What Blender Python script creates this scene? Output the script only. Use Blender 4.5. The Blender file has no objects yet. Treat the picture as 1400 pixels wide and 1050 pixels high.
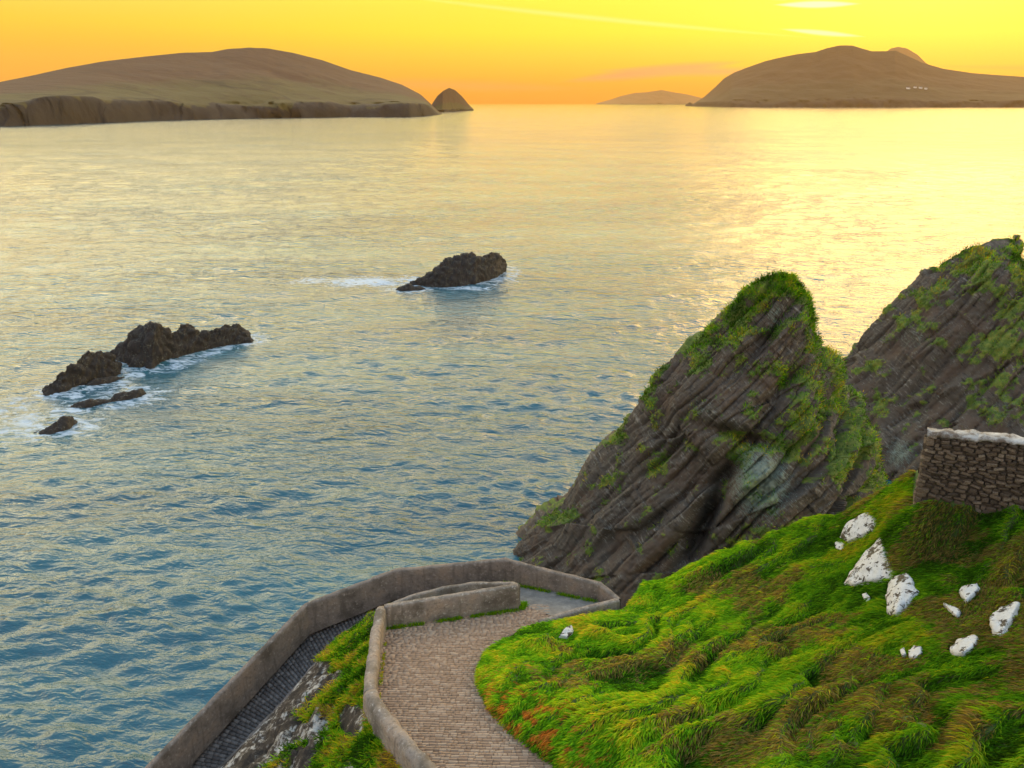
import bpy, bmesh, math, random
import numpy as np
from mathutils import Vector, Matrix
random.seed(7); RNG = np.random.default_rng(7)
SC = bpy.context.scene; COL = SC.collection
R = math.radians

# ------------------------------------------------------------------ camera
PITCH = math.atan((525 - 139.5) / 1089.0); F = 1089.0; CAMZ = 40.0
SP, CP = math.sin(PITCH), math.cos(PITCH)
cam = bpy.data.cameras.new('camera'); cam.sensor_width = 36; cam.lens = 28.0
cam.clip_start = 0.3; cam.clip_end = 60000
co = bpy.data.objects.new('camera', cam); COL.objects.link(co)
co.location = (0, 0, CAMZ); co.rotation_euler = (math.pi / 2 - PITCH, 0, 0)
SC.camera = co

# ------------------------------------------------------------------ light
SUN_AZ, SUN_EL = R(27), R(14)
SD = Vector((math.sin(SUN_AZ) * math.cos(SUN_EL), math.cos(SUN_AZ) * math.cos(SUN_EL), math.sin(SUN_EL)))
sl = bpy.data.lights.new('sun', 'SUN'); sl.energy = 0.6; sl.angle = R(26.0); sl.color = (1.0, 0.56, 0.15)
so = bpy.data.objects.new('sun', sl); COL.objects.link(so); so.rotation_euler = SD.to_track_quat('Z', 'Y').to_euler()
so.location = (30, 60, 60)
w = bpy.data.worlds.new('World'); SC.world = w; w.use_nodes = True
nt = w.node_tree; N = nt.nodes; LK = nt.links; N.clear()
def wn(t, **k):
    n = N.new(t)
    for a, b in k.items(): setattr(n, a, b)
    return n
def ramp(node, stops, interp='LINEAR'):
    r = node.color_ramp; r.interpolation = interp
    while len(r.elements) > 1: r.elements.remove(r.elements[-1])
    r.elements[0].position = stops[0][0]; r.elements[0].color = (*stops[0][1], 1)
    for p, c in stops[1:]:
        e = r.elements.new(p); e.color = (*c, 1)
out = wn('ShaderNodeOutputWorld')
sky = wn('ShaderNodeTexSky', sky_type='NISHITA'); sky.sun_disc = False; sky.sun_elevation = SUN_EL; sky.sun_rotation = SUN_AZ
sky.air_density = 1.5; sky.dust_density = 3.0
bgn = wn('ShaderNodeBackground'); bgn.inputs['Strength'].default_value = 0.006
LK.new(sky.outputs[0], bgn.inputs[0])
tc = wn('ShaderNodeTexCoord'); sx = wn('ShaderNodeSeparateXYZ'); LK.new(tc.outputs['Generated'], sx.inputs[0])
rs = wn('ShaderNodeValToRGB'); ra = wn('ShaderNodeValToRGB')
ramp(rs, [(0, (1.0, .34, .02)), (.02, (1.0, .40, .015)), (.045, (1.0, .62, .006)), (.075, (1.0, .90, .006)), (.12, (1.0, .95, .03)),
          (.2, (.70, .45, .15)), (.34, (.74, .54, .26)), (.5, (.44, .40, .30)), (.75, (.17, .22, .27)), (1, (.08, .15, .25))])
ramp(ra, [(0, (.98, .33, .03)), (.02, (1.0, .38, .025)), (.05, (1.0, .49, .018)), (.08, (1.0, .67, .03)), (.12, (1.0, .78, .12)),
          (.2, (1.0, .80, .36)), (.34, (.98, .84, .52)), (.5, (.38, .37, .30)), (.75, (.15, .21, .27)), (1, (.08, .15, .25))])
LK.new(sx.outputs[2], rs.inputs[0]); LK.new(sx.outputs[2], ra.inputs[0])
dt = wn('ShaderNodeVectorMath', operation='DOT_PRODUCT'); LK.new(tc.outputs['Generated'], dt.inputs[0]); dt.inputs[1].default_value = SD
mr = wn('ShaderNodeMapRange', interpolation_type='SMOOTHSTEP'); mr.inputs[1].default_value = .55; mr.inputs[2].default_value = 1.0
LK.new(dt.outputs['Value'], mr.inputs[0])
mx = wn('ShaderNodeMix', data_type='RGBA'); LK.new(mr.outputs[0], mx.inputs[0]); LK.new(ra.outputs[0], mx.inputs[6]); LK.new(rs.outputs[0], mx.inputs[7])
# the half of the sky away from the sun is dimmer and cooler
mb = wn('ShaderNodeMapRange', interpolation_type='SMOOTHSTEP'); mb.inputs[1].default_value = -1; mb.inputs[2].default_value = .5
LK.new(dt.outputs['Value'], mb.inputs[0])
mx2 = wn('ShaderNodeMix', data_type='RGBA'); LK.new(mb.outputs[0], mx2.inputs[0])
rb = wn('ShaderNodeValToRGB'); ramp(rb, [(0, (.50, .38, .40)), (.10, (.54, .44, .44)), (.24, (.24, .21, .21)), (.5, (.18, .20, .25)), (1, (.08, .15, .25))])
LK.new(sx.outputs[2], rb.inputs[0]); LK.new(rb.outputs[0], mx2.inputs[6]); LK.new(mx.outputs[2], mx2.inputs[7])
# thin high streaks (contrails and wisps) and low pink cloud banks, noise stretched along the horizon
az = wn('ShaderNodeMath', operation='ARCTAN2'); LK.new(sx.outputs[0], az.inputs[0]); LK.new(sx.outputs[1], az.inputs[1])
cur = mx2.outputs[2]
def streak(az0, az1, e0, e1, wid, col, amt):
    """a contrail: a thin line over azimuth az0..az1 (deg) rising from elevation e0 to e1"""
    global cur
    def M(op, a, b=None, c=None):
        m = wn('ShaderNodeMath', operation=op)
        for i, v in enumerate((a, b, c)):
            if v is None: continue
            if isinstance(v, (int, float)): m.inputs[i].default_value = v
            else: LK.new(v, m.inputs[i])
        return m.outputs[0]
    t = wn('ShaderNodeMapRange', clamp=False); t.inputs[1].default_value = R(az0); t.inputs[2].default_value = R(az1)
    LK.new(az.outputs[0], t.inputs[0]); tt = t.outputs[0]
    line = M('MULTIPLY_ADD', tt, math.sin(R(e1)) - math.sin(R(e0)), math.sin(R(e0)))
    dd = M('ABSOLUTE', M('SUBTRACT', sx.outputs[2], line))
    env = M('MULTIPLY', M('MULTIPLY', tt, M('SUBTRACT', 1.0, tt)), 4.0)
    env = M('MAXIMUM', env, 0.0)
    ww = M('MULTIPLY', env, math.sin(R(wid)))
    ww = M('MAXIMUM', ww, 1e-5)
    k = M('SUBTRACT', 1.0, M('DIVIDE', dd, ww)); k = M('MAXIMUM', k, 0.0)
    k = M('MULTIPLY', M('MULTIPLY', k, env), amt); k = M('MINIMUM', k, 1.0)
    m = wn('ShaderNodeMix', data_type='RGBA'); LK.new(k, m.inputs[0]); LK.new(cur, m.inputs[6]); m.inputs[7].default_value = (*col, 1)
    cur = m.outputs[2]
streak(16.5, 21.8, 5.72, 5.60, .24, (1, 1, .6), 1.8)
streak(17.0, 22.3, 4.35, 3.75, .19, (1, 1, .5), 1.5)
streak(10.5, 17.5, 7.2, 5.9, .22, (1, 1, .55), 1.4)
streak(-10.0, 20.0, 6.7, 3.7, .22, (1, .95, .2), .9)
streak(3.0, 15.5, 1.25, 2.5, .5, (.92, .33, .13), 1.3)
streak(5.0, 19.0, 2.0, 1.8, .40, (.95, .36, .13), 1.1)
streak(25.0, 45.0, 2.1, 1.2, .28, (1, .36, .05), .9)
streak(-14.0, 6.0, 1.3, .8, .5, (.92, .38, .12), .5)
lift = wn('ShaderNodeMapRange', interpolation_type='SMOOTHSTEP'); lift.inputs[1].default_value = .10; lift.inputs[2].default_value = .24; lift.inputs[3].default_value = .76; lift.inputs[4].default_value = 3.9  # extra brightness added to the sky above the view, filling land and sea
LK.new(sx.outputs[2], lift.inputs[0])
bg2 = wn('ShaderNodeBackground'); LK.new(lift.outputs[0], bg2.inputs['Strength']); LK.new(cur, bg2.inputs[0])
ad = wn('ShaderNodeAddShader'); LK.new(bgn.outputs[0], ad.inputs[0]); LK.new(bg2.outputs[0], ad.inputs[1]); LK.new(ad.outputs[0], out.inputs[0])

vs = SC.view_settings; vs.view_transform = 'Standard'; vs.look = 'None'; vs.gamma = 1; vs.exposure = 0.35; vs.use_curve_mapping = False
cy = SC.cycles; cy.use_denoising = True; cy.max_bounces = 6; cy.volume_bounces = 0; cy.transmission_bounces = 4
cy.caustics_reflective = False; cy.caustics_refractive = False; cy.sample_clamp_indirect = 6.0
try: cy.denoiser = 'OPENIMAGEDENOISE'
except Exception: pass

# ------------------------------------------------------------------ picture <-> world
def ab(py): v = py - 525; return SP + v / F * CP, CP - v / F * SP      # drop and forward per unit depth
def PD(px, py, D): a, b = ab(py); return np.array([(px - 700) / F * D, b * D, CAMZ - a * D])
def Pz(px, py, z=0.0): a, b = ab(py); return PD(px, py, (CAMZ - z) / a)
def PY(px, py, Y): a, b = ab(py); return PD(px, py, Y / b)
def proj(V):
    x, y, z = V[..., 0], V[..., 1], V[..., 2] - CAMZ
    d = y * CP - z * SP; u = y * SP + z * CP
    return 700 + F * x / d, 525 - F * u / d, d

# ------------------------------------------------------------------ noise
_G = np.array([[1,1,0],[-1,1,0],[1,-1,0],[-1,-1,0],[1,0,1],[-1,0,1],[1,0,-1],[-1,0,-1],[0,1,1],[0,-1,1],[0,1,-1],[0,-1,-1],[1,1,0],[0,-1,1],[-1,1,0],[0,-1,-1]], dtype=np.float32)
def _h(x, y, z, s):
    h = (x.astype(np.uint32) * np.uint32(374761393)) ^ (y.astype(np.uint32) * np.uint32(668265263)) ^ (z.astype(np.uint32) * np.uint32(2246822519)) ^ np.uint32((s * 3266489917) & 0xffffffff)
    h = (h ^ (h >> np.uint32(13))) * np.uint32(1274126177); h ^= h >> np.uint32(16)
    return h
def hashf(a, b=0, c=0, s=0):
    a, b, c = np.broadcast_arrays(np.asarray(a), np.asarray(b), np.asarray(c))
    return _h(a.astype(np.int64), b.astype(np.int64), c.astype(np.int64), s).astype(np.float64) / 4294967295.0
def pn(x, y, z=0.0, s=0):
    x, y, z = np.broadcast_arrays(np.asarray(x, float), np.asarray(y, float), np.asarray(z, float))
    xi, yi, zi = np.floor(x).astype(np.int64), np.floor(y).astype(np.int64), np.floor(z).astype(np.int64)
    xf, yf, zf = x - xi, y - yi, z - zi
    u, v, q = [t * t * t * (t * (t * 6 - 15) + 10) for t in (xf, yf, zf)]
    r = 0
    for i in (0, 1):
        for j in (0, 1):
            for k in (0, 1):
                g = _G[_h(xi + i, yi + j, zi + k, s) & np.uint32(15)]
                d = g[..., 0] * (xf - i) + g[..., 1] * (yf - j) + g[..., 2] * (zf - k)
                r = r + d * (u if i else 1 - u) * (v if j else 1 - v) * (q if k else 1 - q)
    return r
def fbm(x, y, z=0.0, o=4, s=0, g=.5):
    r = 0; a = 1; f = 1
    for i in range(o): r = r + a * pn(x * f, y * f, np.asarray(z) * f, s + i * 7); a *= g; f *= 2.03
    return r
def sst(a, b, x): t = np.clip((x - a) / (b - a), 0, 1); return t * t * (3 - 2 * t)

# ------------------------------------------------------------------ objects
def tag(o, label=None, cat=None, group=None, kind=None):
    if label: o['label'] = label
    if cat: o['category'] = cat
    if group: o['group'] = group
    if kind: o['kind'] = kind
    return o
def empty(name, loc=(0, 0, 0)):
    o = bpy.data.objects.new(name, None); COL.objects.link(o); o.location = loc; o.empty_display_size = .3; return o
def obj(name, me, mat=None, parent=None, loc=None):
    o = bpy.data.objects.new(name, me); COL.objects.link(o)
    if mat is not None and len(me.materials) == 0: me.materials.append(mat)
    if parent is not None: o.parent = parent
    if loc is not None: o.location = loc
    return o
def mesh_np(name, V, Fq, smooth=True, attrs=None, cols=None):
    """Fq: (n,4) or (n,3) int array, or a list of such arrays"""
    me = bpy.data.meshes.new(name); V = np.ascontiguousarray(V, dtype=np.float32)
    Fs = Fq if isinstance(Fq, list) else [Fq]
    me.vertices.add(len(V)); me.vertices.foreach_set('co', V.ravel())
    li = np.concatenate([f.ravel() for f in Fs]).astype(np.int32)
    tot = np.concatenate([np.full(len(f), f.shape[1], np.int32) for f in Fs])
    st = np.concatenate([[0], np.cumsum(tot)[:-1]]).astype(np.int32)
    me.loops.add(len(li)); me.loops.foreach_set('vertex_index', li)
    me.polygons.add(len(tot)); me.polygons.foreach_set('loop_start', st); me.polygons.foreach_set('loop_total', tot)
    me.update(calc_edges=True)
    if smooth: me.polygons.foreach_set('use_smooth', np.ones(len(tot), bool))
    for k, a in (attrs or {}).items():
        t = me.attributes.new(k, 'FLOAT', 'POINT'); t.data.foreach_set('value', np.ascontiguousarray(a, dtype=np.float32).ravel())
    if cols is not None:
        t = me.color_attributes.new('Col', 'FLOAT_COLOR', 'POINT')
        c = np.ones((len(V), 4), np.float32); c[:, :3] = cols; t.data.foreach_set('color', c.ravel())
    return me
def grid_faces(nr, nc, wrap=False):
    i = np.arange(nr - 1)[:, None]; j = np.arange(nc if wrap else nc - 1)[None, :]; j2 = (j + 1) % nc
    return np.stack([i * nc + j, i * nc + j2, (i + 1) * nc + j2, (i + 1) * nc + j], -1).reshape(-1, 4)
def normals_grid(V):
    du = np.gradient(V, axis=1); dv = np.gradient(V, axis=0); n = np.cross(du, dv)
    return n / (np.linalg.norm(n, axis=-1, keepdims=True) + 1e-9)

# ------------------------------------------------------------------ materials
class MT:
    def __init__(s, name):
        s.m = bpy.data.materials.new(name); s.m.use_nodes = True; s.t = s.m.node_tree; s.N = s.t.nodes
        s.b = s.N['Principled BSDF']; s.out = s.N['Material Output']; s.tc = s.N.new('ShaderNodeTexCoord')
    def L(s, a, b): s.t.links.new(a, b)
    def set(s, k, v): s.b.inputs[k].default_value = v; return s
    def map(s, scale=(1, 1, 1), rot=(0, 0, 0), src='Object'):
        m = s.N.new('ShaderNodeMapping'); m.inputs['Scale'].default_value = scale; m.inputs['Rotation'].default_value = rot
        # rotate first, then stretch: two mappings
        if any(rot):
            m.inputs['Scale'].default_value = (1, 1, 1); s.L(s.tc.outputs[src], m.inputs[0])
            m2 = s.N.new('ShaderNodeMapping'); m2.inputs['Scale'].default_value = scale; s.L(m.outputs[0], m2.inputs[0]); return m2.outputs[0]
        s.L(s.tc.outputs[src], m.inputs[0]); return m.outputs[0]
    def noise(s, vec, scale, detail=6, rough=.6, dist=0.0, typ='FBM'):
        n = s.N.new('ShaderNodeTexNoise'); n.inputs['Scale'].default_value = scale; n.inputs['Detail'].default_value = detail
        n.inputs['Roughness'].default_value = rough; n.inputs['Distortion'].default_value = dist; s.L(vec, n.inputs['Vector']); return n.outputs[0]
    def vor(s, vec, scale, feature='F1'):
        n = s.N.new('ShaderNodeTexVoronoi'); n.feature = feature; n.inputs['Scale'].default_value = scale; s.L(vec, n.inputs['Vector']); return n.outputs[0]
    def ramp(s, fac, stops):
        n = s.N.new('ShaderNodeValToRGB'); ramp(n, stops); s.L(fac, n.inputs[0]); return n.outputs[0]
    def rng(s, v, a, b, c=0.0, d=1.0, smooth=True):
        n = s.N.new('ShaderNodeMapRange'); n.interpolation_type = 'SMOOTHSTEP' if smooth else 'LINEAR'
        for i, q in zip((1, 2, 3, 4), (a, b, c, d)): n.inputs[i].default_value = q
        s.L(v, n.inputs[0]); return n.outputs[0]
    def mix(s, f, a, b, mode='MIX'):
        n = s.N.new('ShaderNodeMix'); n.data_type = 'RGBA'; n.blend_type = mode
        for i, q in ((0, f), (6, a), (7, b)):
            if isinstance(q, (int, float)): n.inputs[i].default_value = q
            elif isinstance(q, tuple): n.inputs[i].default_value = (*q, 1)
            else: s.L(q, n.inputs[i])
        return n.outputs[2]
    def math(s, op, a, b=0.0):
        n = s.N.new('ShaderNodeMath'); n.operation = op
        for i, q in ((0, a), (1, b)):
            if isinstance(q, (int, float)): n.inputs[i].default_value = q
            else: s.L(q, n.inputs[i])
        return n.outputs[0]
    def attr(s, name):
        n = s.N.new('ShaderNodeAttribute'); n.attribute_name = name; return n
    def col(s, c): s.L(c, s.b.inputs['Base Color']); return s
    def bump(s, h, strength=.5, dist=.05):
        n = s.N.new('ShaderNodeBump'); n.inputs['Distance'].default_value = dist
        if isinstance(strength, (int, float)): n.inputs['Strength'].default_value = strength
        else: s.L(strength, n.inputs['Strength'])
        s.L(h, n.inputs['Height'])
        if s.b.inputs['Normal'].is_linked: s.L(s.b.inputs['Normal'].links[0].from_socket, n.inputs['Normal'])
        s.L(n.outputs[0], s.b.inputs['Normal']); return s

def rock_mat(name, base, light, dark, bed=True, mossy=True, k=1.0):
    m = MT(name); m.set('Roughness', .85)
    v = m.map((.35, .35, 2.6), (0, R(-46), 0)) if bed else m.map()
    iso = m.map()
    n1 = m.noise(v, 1.6 * k, 8, .65, .3); n2 = m.noise(iso, .35 * k, 5, .6); n3 = m.noise(v, 7 * k, 6, .6)
    c = m.ramp(m.mix(.35, n1, m.noise(iso, 1.1 * k, 8, .7)), [(.38, dark), (.45, base), (.55, base), (.63, light)])
    c = m.mix(m.rng(n2, .45, .65), c, tuple(x * y for x, y in zip(base, (1.12, .96, .88))))
    li = m.math('MULTIPLY', m.rng(n3, .56, .66), m.rng(m.noise(iso, .8 * k, 4), .45, .62))
    c = m.mix(m.math('MULTIPLY', li, .75), c, (.30, .31, .25))
    if mossy:
        a = m.attr('moss').outputs['Fac']
        f = m.rng(m.math('ADD', a, m.math('MULTIPLY', m.math('SUBTRACT', m.noise(iso, 2.2, 6, .7), .5), .9)), .42, .58)
        g = m.ramp(m.noise(iso, 1.3, 6, .7), [(.3, (.05, .07, .014)), (.48, (.10, .15, .018)), (.6, (.18, .20, .025)), (.75, (.26, .20, .05))])
        c = m.mix(f, c, g)
        la = m.attr('lichen').outputs['Fac']
        f2 = m.math('MULTIPLY', m.rng(m.math('ADD', la, m.math('MULTIPLY', m.math('SUBTRACT', n3, .5), 1.4)), .42, .62), .7)
        c = m.mix(f2, c, (.20, .25, .19))
    m.col(c)
    h = m.mix(.5, n1, n3); m.bump(h, .9, .25 / k); m.bump(m.noise(iso, 14 * k, 6, .7), .5, .04 / k)
    return m.m

M_STACK = rock_mat('slate_cliff', (.090, .069, .048), (.25, .22, .175), (.018, .013, .010))
M_SEAROCK = rock_mat('wet_black_rock', (.020, .015, .012), (.045, .036, .027), (.008, .006, .005), bed=False, mossy=False, k=1.2)
M_CLIFF = rock_mat('shore_rock', (.13, .11, .09), (.26, .24, .2), (.04, .03, .025), mossy=False)

def concrete(name, base, light, dark, warm):
    m = MT(name); m.set('Roughness', .9); v = m.map()
    n = m.noise(v, 1.1, 6, .65); f = m.noise(v, 9, 8, .7); g = m.noise(v, 60, 3, .7)
    c = m.ramp(n, [(.34, dark), (.5, base), (.64, warm)])
    c = m.mix(m.rng(f, .55, .68), c, light); c = m.mix(m.math('MULTIPLY', m.rng(f, .46, .36), .7), c, dark)
    c = m.mix(m.math('MULTIPLY', m.rng(m.vor(m.mix(.12, v, m.N.new('ShaderNodeTexNoise').outputs[1]), .8, 'DISTANCE_TO_EDGE'), .010, .003), .3), c, dark); drip = m.noise(m.map((3, 3, .35)), 1.5, 5, .6); c = m.mix(m.math('MULTIPLY', m.rng(drip, .54, .66), .55), c, dark)
    c = m.mix(m.rng(m.vor(v, 55), .12, .05, 0, .6), c, (.45, .42, .37))
    m.col(c); m.bump(f, .6, .03); m.bump(g, .6, .012); return m.m
M_CONC = concrete('weathered_concrete', (.19, .15, .12), (.32, .27, .22), (.09, .07, .052), (.24, .175, .125))
M_CONC2 = concrete('lichened_concrete', (.25, .205, .165), (.44, .40, .35), (.12, .095, .07), (.31, .23, .165))
def sett_mat(name, a, b, c_):
    m = MT(name); m.set('Roughness', .8); v = m.map()
    n = m.noise(v, 8, 6, .7); oi = m.N.new('ShaderNodeObjectInfo')
    at = m.attr('shade').outputs['Fac']
    t = m.math('ADD', m.math('MULTIPLY', n, .6), m.math('MULTIPLY', at, .4))
    m.col(m.ramp(t, [(.2, a), (.5, b), (.8, c_)])); m.bump(m.noise(v, 40, 6, .7), .5, .01); return m.m
M_SETT = sett_mat('warm_setts', (.22, .138, .082), (.31, .20, .125), (.41, .295, .20))
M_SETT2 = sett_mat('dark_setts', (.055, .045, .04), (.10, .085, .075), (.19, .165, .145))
m = MT('path_bed'); m.set('Roughness', .95); m.col(m.ramp(m.noise(m.map(), 5, 6, .7), [(.3, (.09, .06, .04)), (.7, (.20, .14, .095))])); M_BED = m.m
m = MT('platform_screed'); m.set('Roughness', .8); v = m.map()
m.col(m.ramp(m.noise(v, 3, 8, .75), [(.3, (.11, .10, .09)), (.55, (.20, .18, .155)), (.75, (.32, .29, .25))])); m.bump(m.noise(v, 25, 5, .7), .5, .02); M_PLAT = m.m

def grass_mat(name, trans=.45):
    m = MT(name); m.N.remove(m.b)
    a = m.attr('Col').outputs['Color']
    d = m.N.new('ShaderNodeBsdfDiffuse'); t = m.N.new('ShaderNodeBsdfTranslucent'); x = m.N.new('ShaderNodeMixShader')
    m.L(a, d.inputs[0])
    t2 = m.mix(1.0, a, (1.5, 1.25, .6), 'MULTIPLY'); m.L(t2, t.inputs[0])
    x.inputs[0].default_value = trans; m.L(d.outputs[0], x.inputs[1]); m.L(t.outputs[0], x.inputs[2]); m.L(x.outputs[0], m.out.inputs[0]); return m.m
M_GRASS = grass_mat('grass_blades')
m = MT('turf_soil'); m.set('Roughness', .95); v = m.map()
m.col(m.ramp(m.noise(v, 1.5, 7, .7), [(.3, (.045, .05, .015)), (.5, (.06, .095, .014)), (.7, (.09, .14, .018))])); m.bump(m.noise(v, 9, 6, .7), .8, .08); M_TURF = m.m
m = MT('bank_ground'); m.set('Roughness', .9); v = m.map()
lr = m.attr('rocky').outputs['Fac']
tu = m.ramp(m.noise(v, 1.5, 7, .7), [(.3, (.03, .025, .012)), (.5, (.05, .07, .012)), (.7, (.12, .12, .02))])
rk = m.ramp(m.math('ADD', m.math('MULTIPLY', m.noise(m.map((1.4, 1.4, .45)), 3.4, 8, .75, .3), .6), m.math('MULTIPLY', m.noise(v, 1.1, 5, .6), .4)), [(.44, (.030, .021, .014)), (.515, (.085, .062, .042)), (.545, (.36, .33, .28)), (.62, (.60, .56, .50))])
m.col(m.mix(m.rng(m.math('ADD', lr, m.math('MULTIPLY', m.math('SUBTRACT', m.noise(v, 2.5, 5), .5), .8)), .4, .55), tu, rk)); m.bump(m.noise(v, 6, 8, .75), .9, .12); M_BANK = m.m
m = MT('whitewashed_rock'); m.set('Roughness', .85); v = m.map()
c = m.ramp(m.noise(v, 2.0, 8, .7), [(.3, (.45, .42, .38)), (.45, (.54, .52, .48)), (.7, (.70, .69, .66))])
c = m.mix(m.rng(m.noise(v, 5.5, 6, .7, .4), .545, .585), c, (.045, .033, .022)); c = m.mix(m.rng(m.noise(v, 1.9, 7, .75), .53, .58), c, (.07, .055, .03)); c = m.mix(m.rng(m.noise(v, 1.2, 6, .7), .64, .7), c, (.14, .11, .06))
m.col(c); m.bump(m.noise(v, 8, 8, .75), .7, .05); M_WHITE = m.m
m = MT('rubble_stone'); m.set('Roughness', .9); v = m.map(); oi = m.N.new('ShaderNodeObjectInfo')
t = m.math('ADD', m.math('MULTIPLY', m.noise(v, 7, 6, .7), .7), m.math('MULTIPLY', oi.outputs['Random'], .3))
c = m.ramp(t, [(.3, (.045, .031, .02)), (.5, (.11, .075, .048)), (.63, (.18, .13, .085)), (.8, (.34, .28, .21))])
m.col(c); m.bump(m.noise(v, 15, 8, .7), .8, .03); M_RUBBLE = m.m
m = MT('wall_mortar'); m.set('Roughness', .95); m.col(m.ramp(m.noise(m.map(), 6, 7, .7), [(.3, (.035, .026, .018)), (.7, (.12, .09, .06))])); m.bump(m.noise(m.map(), 12, 6, .7), .8, .04); M_MORTAR = m.m
m = MT('limewashed_cap'); m.set('Roughness', .85); v = m.map()
c = m.ramp(m.noise(v, 3, 8, .7), [(.40, (.12, .09, .065)), (.50, (.30, .28, .25)), (.72, (.52, .51, .48))]); m.col(c); m.bump(m.noise(v, 12, 7, .7), .8, .03); M_CAP = m.m

# ------------------------------------------------------------------ the sea rocks' places (also steer the foam)
SEA_ROCKS = [
 # name label, crest profile (px), waterline (px), depth factor
 dict(name='sea_rock', label='big dark two-humped sea rock, longest of the group at the left', cat='sea rock',
      top=[(148,487),(158,474),(172,466),(184,449),(196,444),(214,443),(228,452),(232,458),(240,452),(252,443),(264,447),(272,455),(290,450),(312,444),(326,444),(338,456),(346,466)],
      wl=[(148,490),(185,502),(215,503),(240,491),(290,478),(335,468),(346,467)], back=.55),
 dict(name='sea_rock', label='pointed dark sea rock left of the two-humped one, sloping down to the left', cat='sea rock',
      top=[(57,534),(70,523),(85,508),(100,500),(112,486),(122,481),(140,482),(150,488),(156,504),(160,512)],
      wl=[(57,536),(68,541),(90,538),(130,525),(160,516)], back=.6),
 dict(name='sea_rock', label='flat dark ledge at the foot of the pointed sea rock', cat='sea rock',
      top=[(118,524),(130,518),(150,515),(168,516)], wl=[(118,529),(140,526),(168,518)], back=.5),
 dict(name='sea_rock', label='long low dark reef in the foam below the two-humped sea rock', cat='sea rock',
      top=[(97,556),(110,549),(124,546),(134,547),(150,546),(160,537),(172,538),(184,533),(192,533),(198,541)],
      wl=[(97,559),(120,560),(150,553),(190,547),(198,543)], back=.6),
 dict(name='sea_rock', label='smallest dark sea rock, alone near the left edge below the reef', cat='sea rock',
      top=[(48,591),(58,588),(68,582),(80,573),(90,570),(96,574),(98,584)], wl=[(48,593),(70,594),(90,591),(98,587)], back=.7),
 dict(name='sea_rock', label='dark brown sea rock standing alone in the middle of the bay', cat='sea rock',
      top=[(560,386),(572,382),(580,376),(592,370),(602,359),(612,352),(624,351),(640,346),(652,350),(662,350),(674,345),(684,348),(692,358),(692,368)],
      wl=[(560,388),(585,392),(610,393),(650,390),(680,380),(692,370)], back=.6),
 dict(name='sea_rock', label='tiny low rock awash at the left tip of the mid-bay rock', cat='sea rock',
      top=[(541,396),(548,391),(558,388),(566,391),(576,392),(582,395)], wl=[(541,397.5),(560,398.5),(582,396.5)], back=.6),
]
rockfeet = []
def sea_rock(i, d):
    top = np.array(d['top'], float); wl = np.array(d['wl'], float)
    px0, px1 = top[0, 0], top[-1, 0]; n, m_ = int(40 + (px1 - px0) * .9), 44
    px = np.linspace(px0, px1, n); wly = np.interp(px, wl[:, 0], wl[:, 1])
    front = np.array([Pz(a, b) for a, b in zip(px, wly)])
    H0 = front[:, 1]
    ty = np.interp(px, top[:, 0], top[:, 1])
    length = abs(front[-1, 0] - front[0, 0])
    # thickness front to crest follows the height of the rock there
    hgt = np.maximum((wly - ty) / F * H0, .25); dep = hgt * d['back'] + .5
    crest = np.array([PY(a, b, y + q) for a, b, y, q in zip(px, ty, H0, dep)])
    zc = np.maximum(crest[:, 2], .12)
    t = np.linspace(-1, 1, m_)[None, :]
    endt = np.sqrt(np.clip(1 - np.abs(np.linspace(-1, 1, n)) ** 10, 0, 1))[:, None]
    y = crest[:, 1:2] + dep[:, None] * t * (np.where(t > 0, 1.3, 1.0))
    x = crest[:, 0:1] + 0 * t
    z = zc[:, None] * (1 - np.abs(t) ** 1.7 * 1.0) - np.abs(t) ** 6 * .5
    V = np.stack([x, y, z], -1); nr = normals_grid(V); nr[nr[..., 2] < 0] *= -1
    k = min(1.0, zc.max() / 3)
    P = V
    c1 = np.abs(pn(P[..., 0] * .55, P[..., 1] * .55, P[..., 2] * .55, 11 + i)); c2 = np.abs(pn(P[..., 0] * 1.4, P[..., 1] * 1.4, P[..., 2] * 1.4, 21 + i))
    c3 = pn(P[..., 0] * 3.7, P[..., 1] * 3.7, P[..., 2] * 3.7, 31 + i)
    disp = (1.1 * (c1 - .22) + .5 * (c2 - .2) + .16 * c3) * k
    V = V + nr * disp[..., None]
    V[:, 0, 2] = V[:, -1, 2] = -1.2; V[0, :, 2] = np.minimum(V[0, :, 2], -.3); V[-1, :, 2] = np.minimum(V[-1, :, 2], -.3)
    base = np.array([V[..., 0].mean(), V[..., 1].mean(), 0.0])
    me = mesh_np('sea_rock', (V - base).reshape(-1, 3), grid_faces(n, m_))
    o = obj('sea_rock', me, M_SEAROCK, loc=base); tag(o, d['label'], d['cat'], 'dark rocks breaking the surface of the bay')
    for q in range(0, n, 6): rockfeet.append((front[q, 0], front[q, 1] + dep[q], dep[q] + 0.6))
for i, d in enumerate(SEA_ROCKS): sea_rock(i, d)

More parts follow.
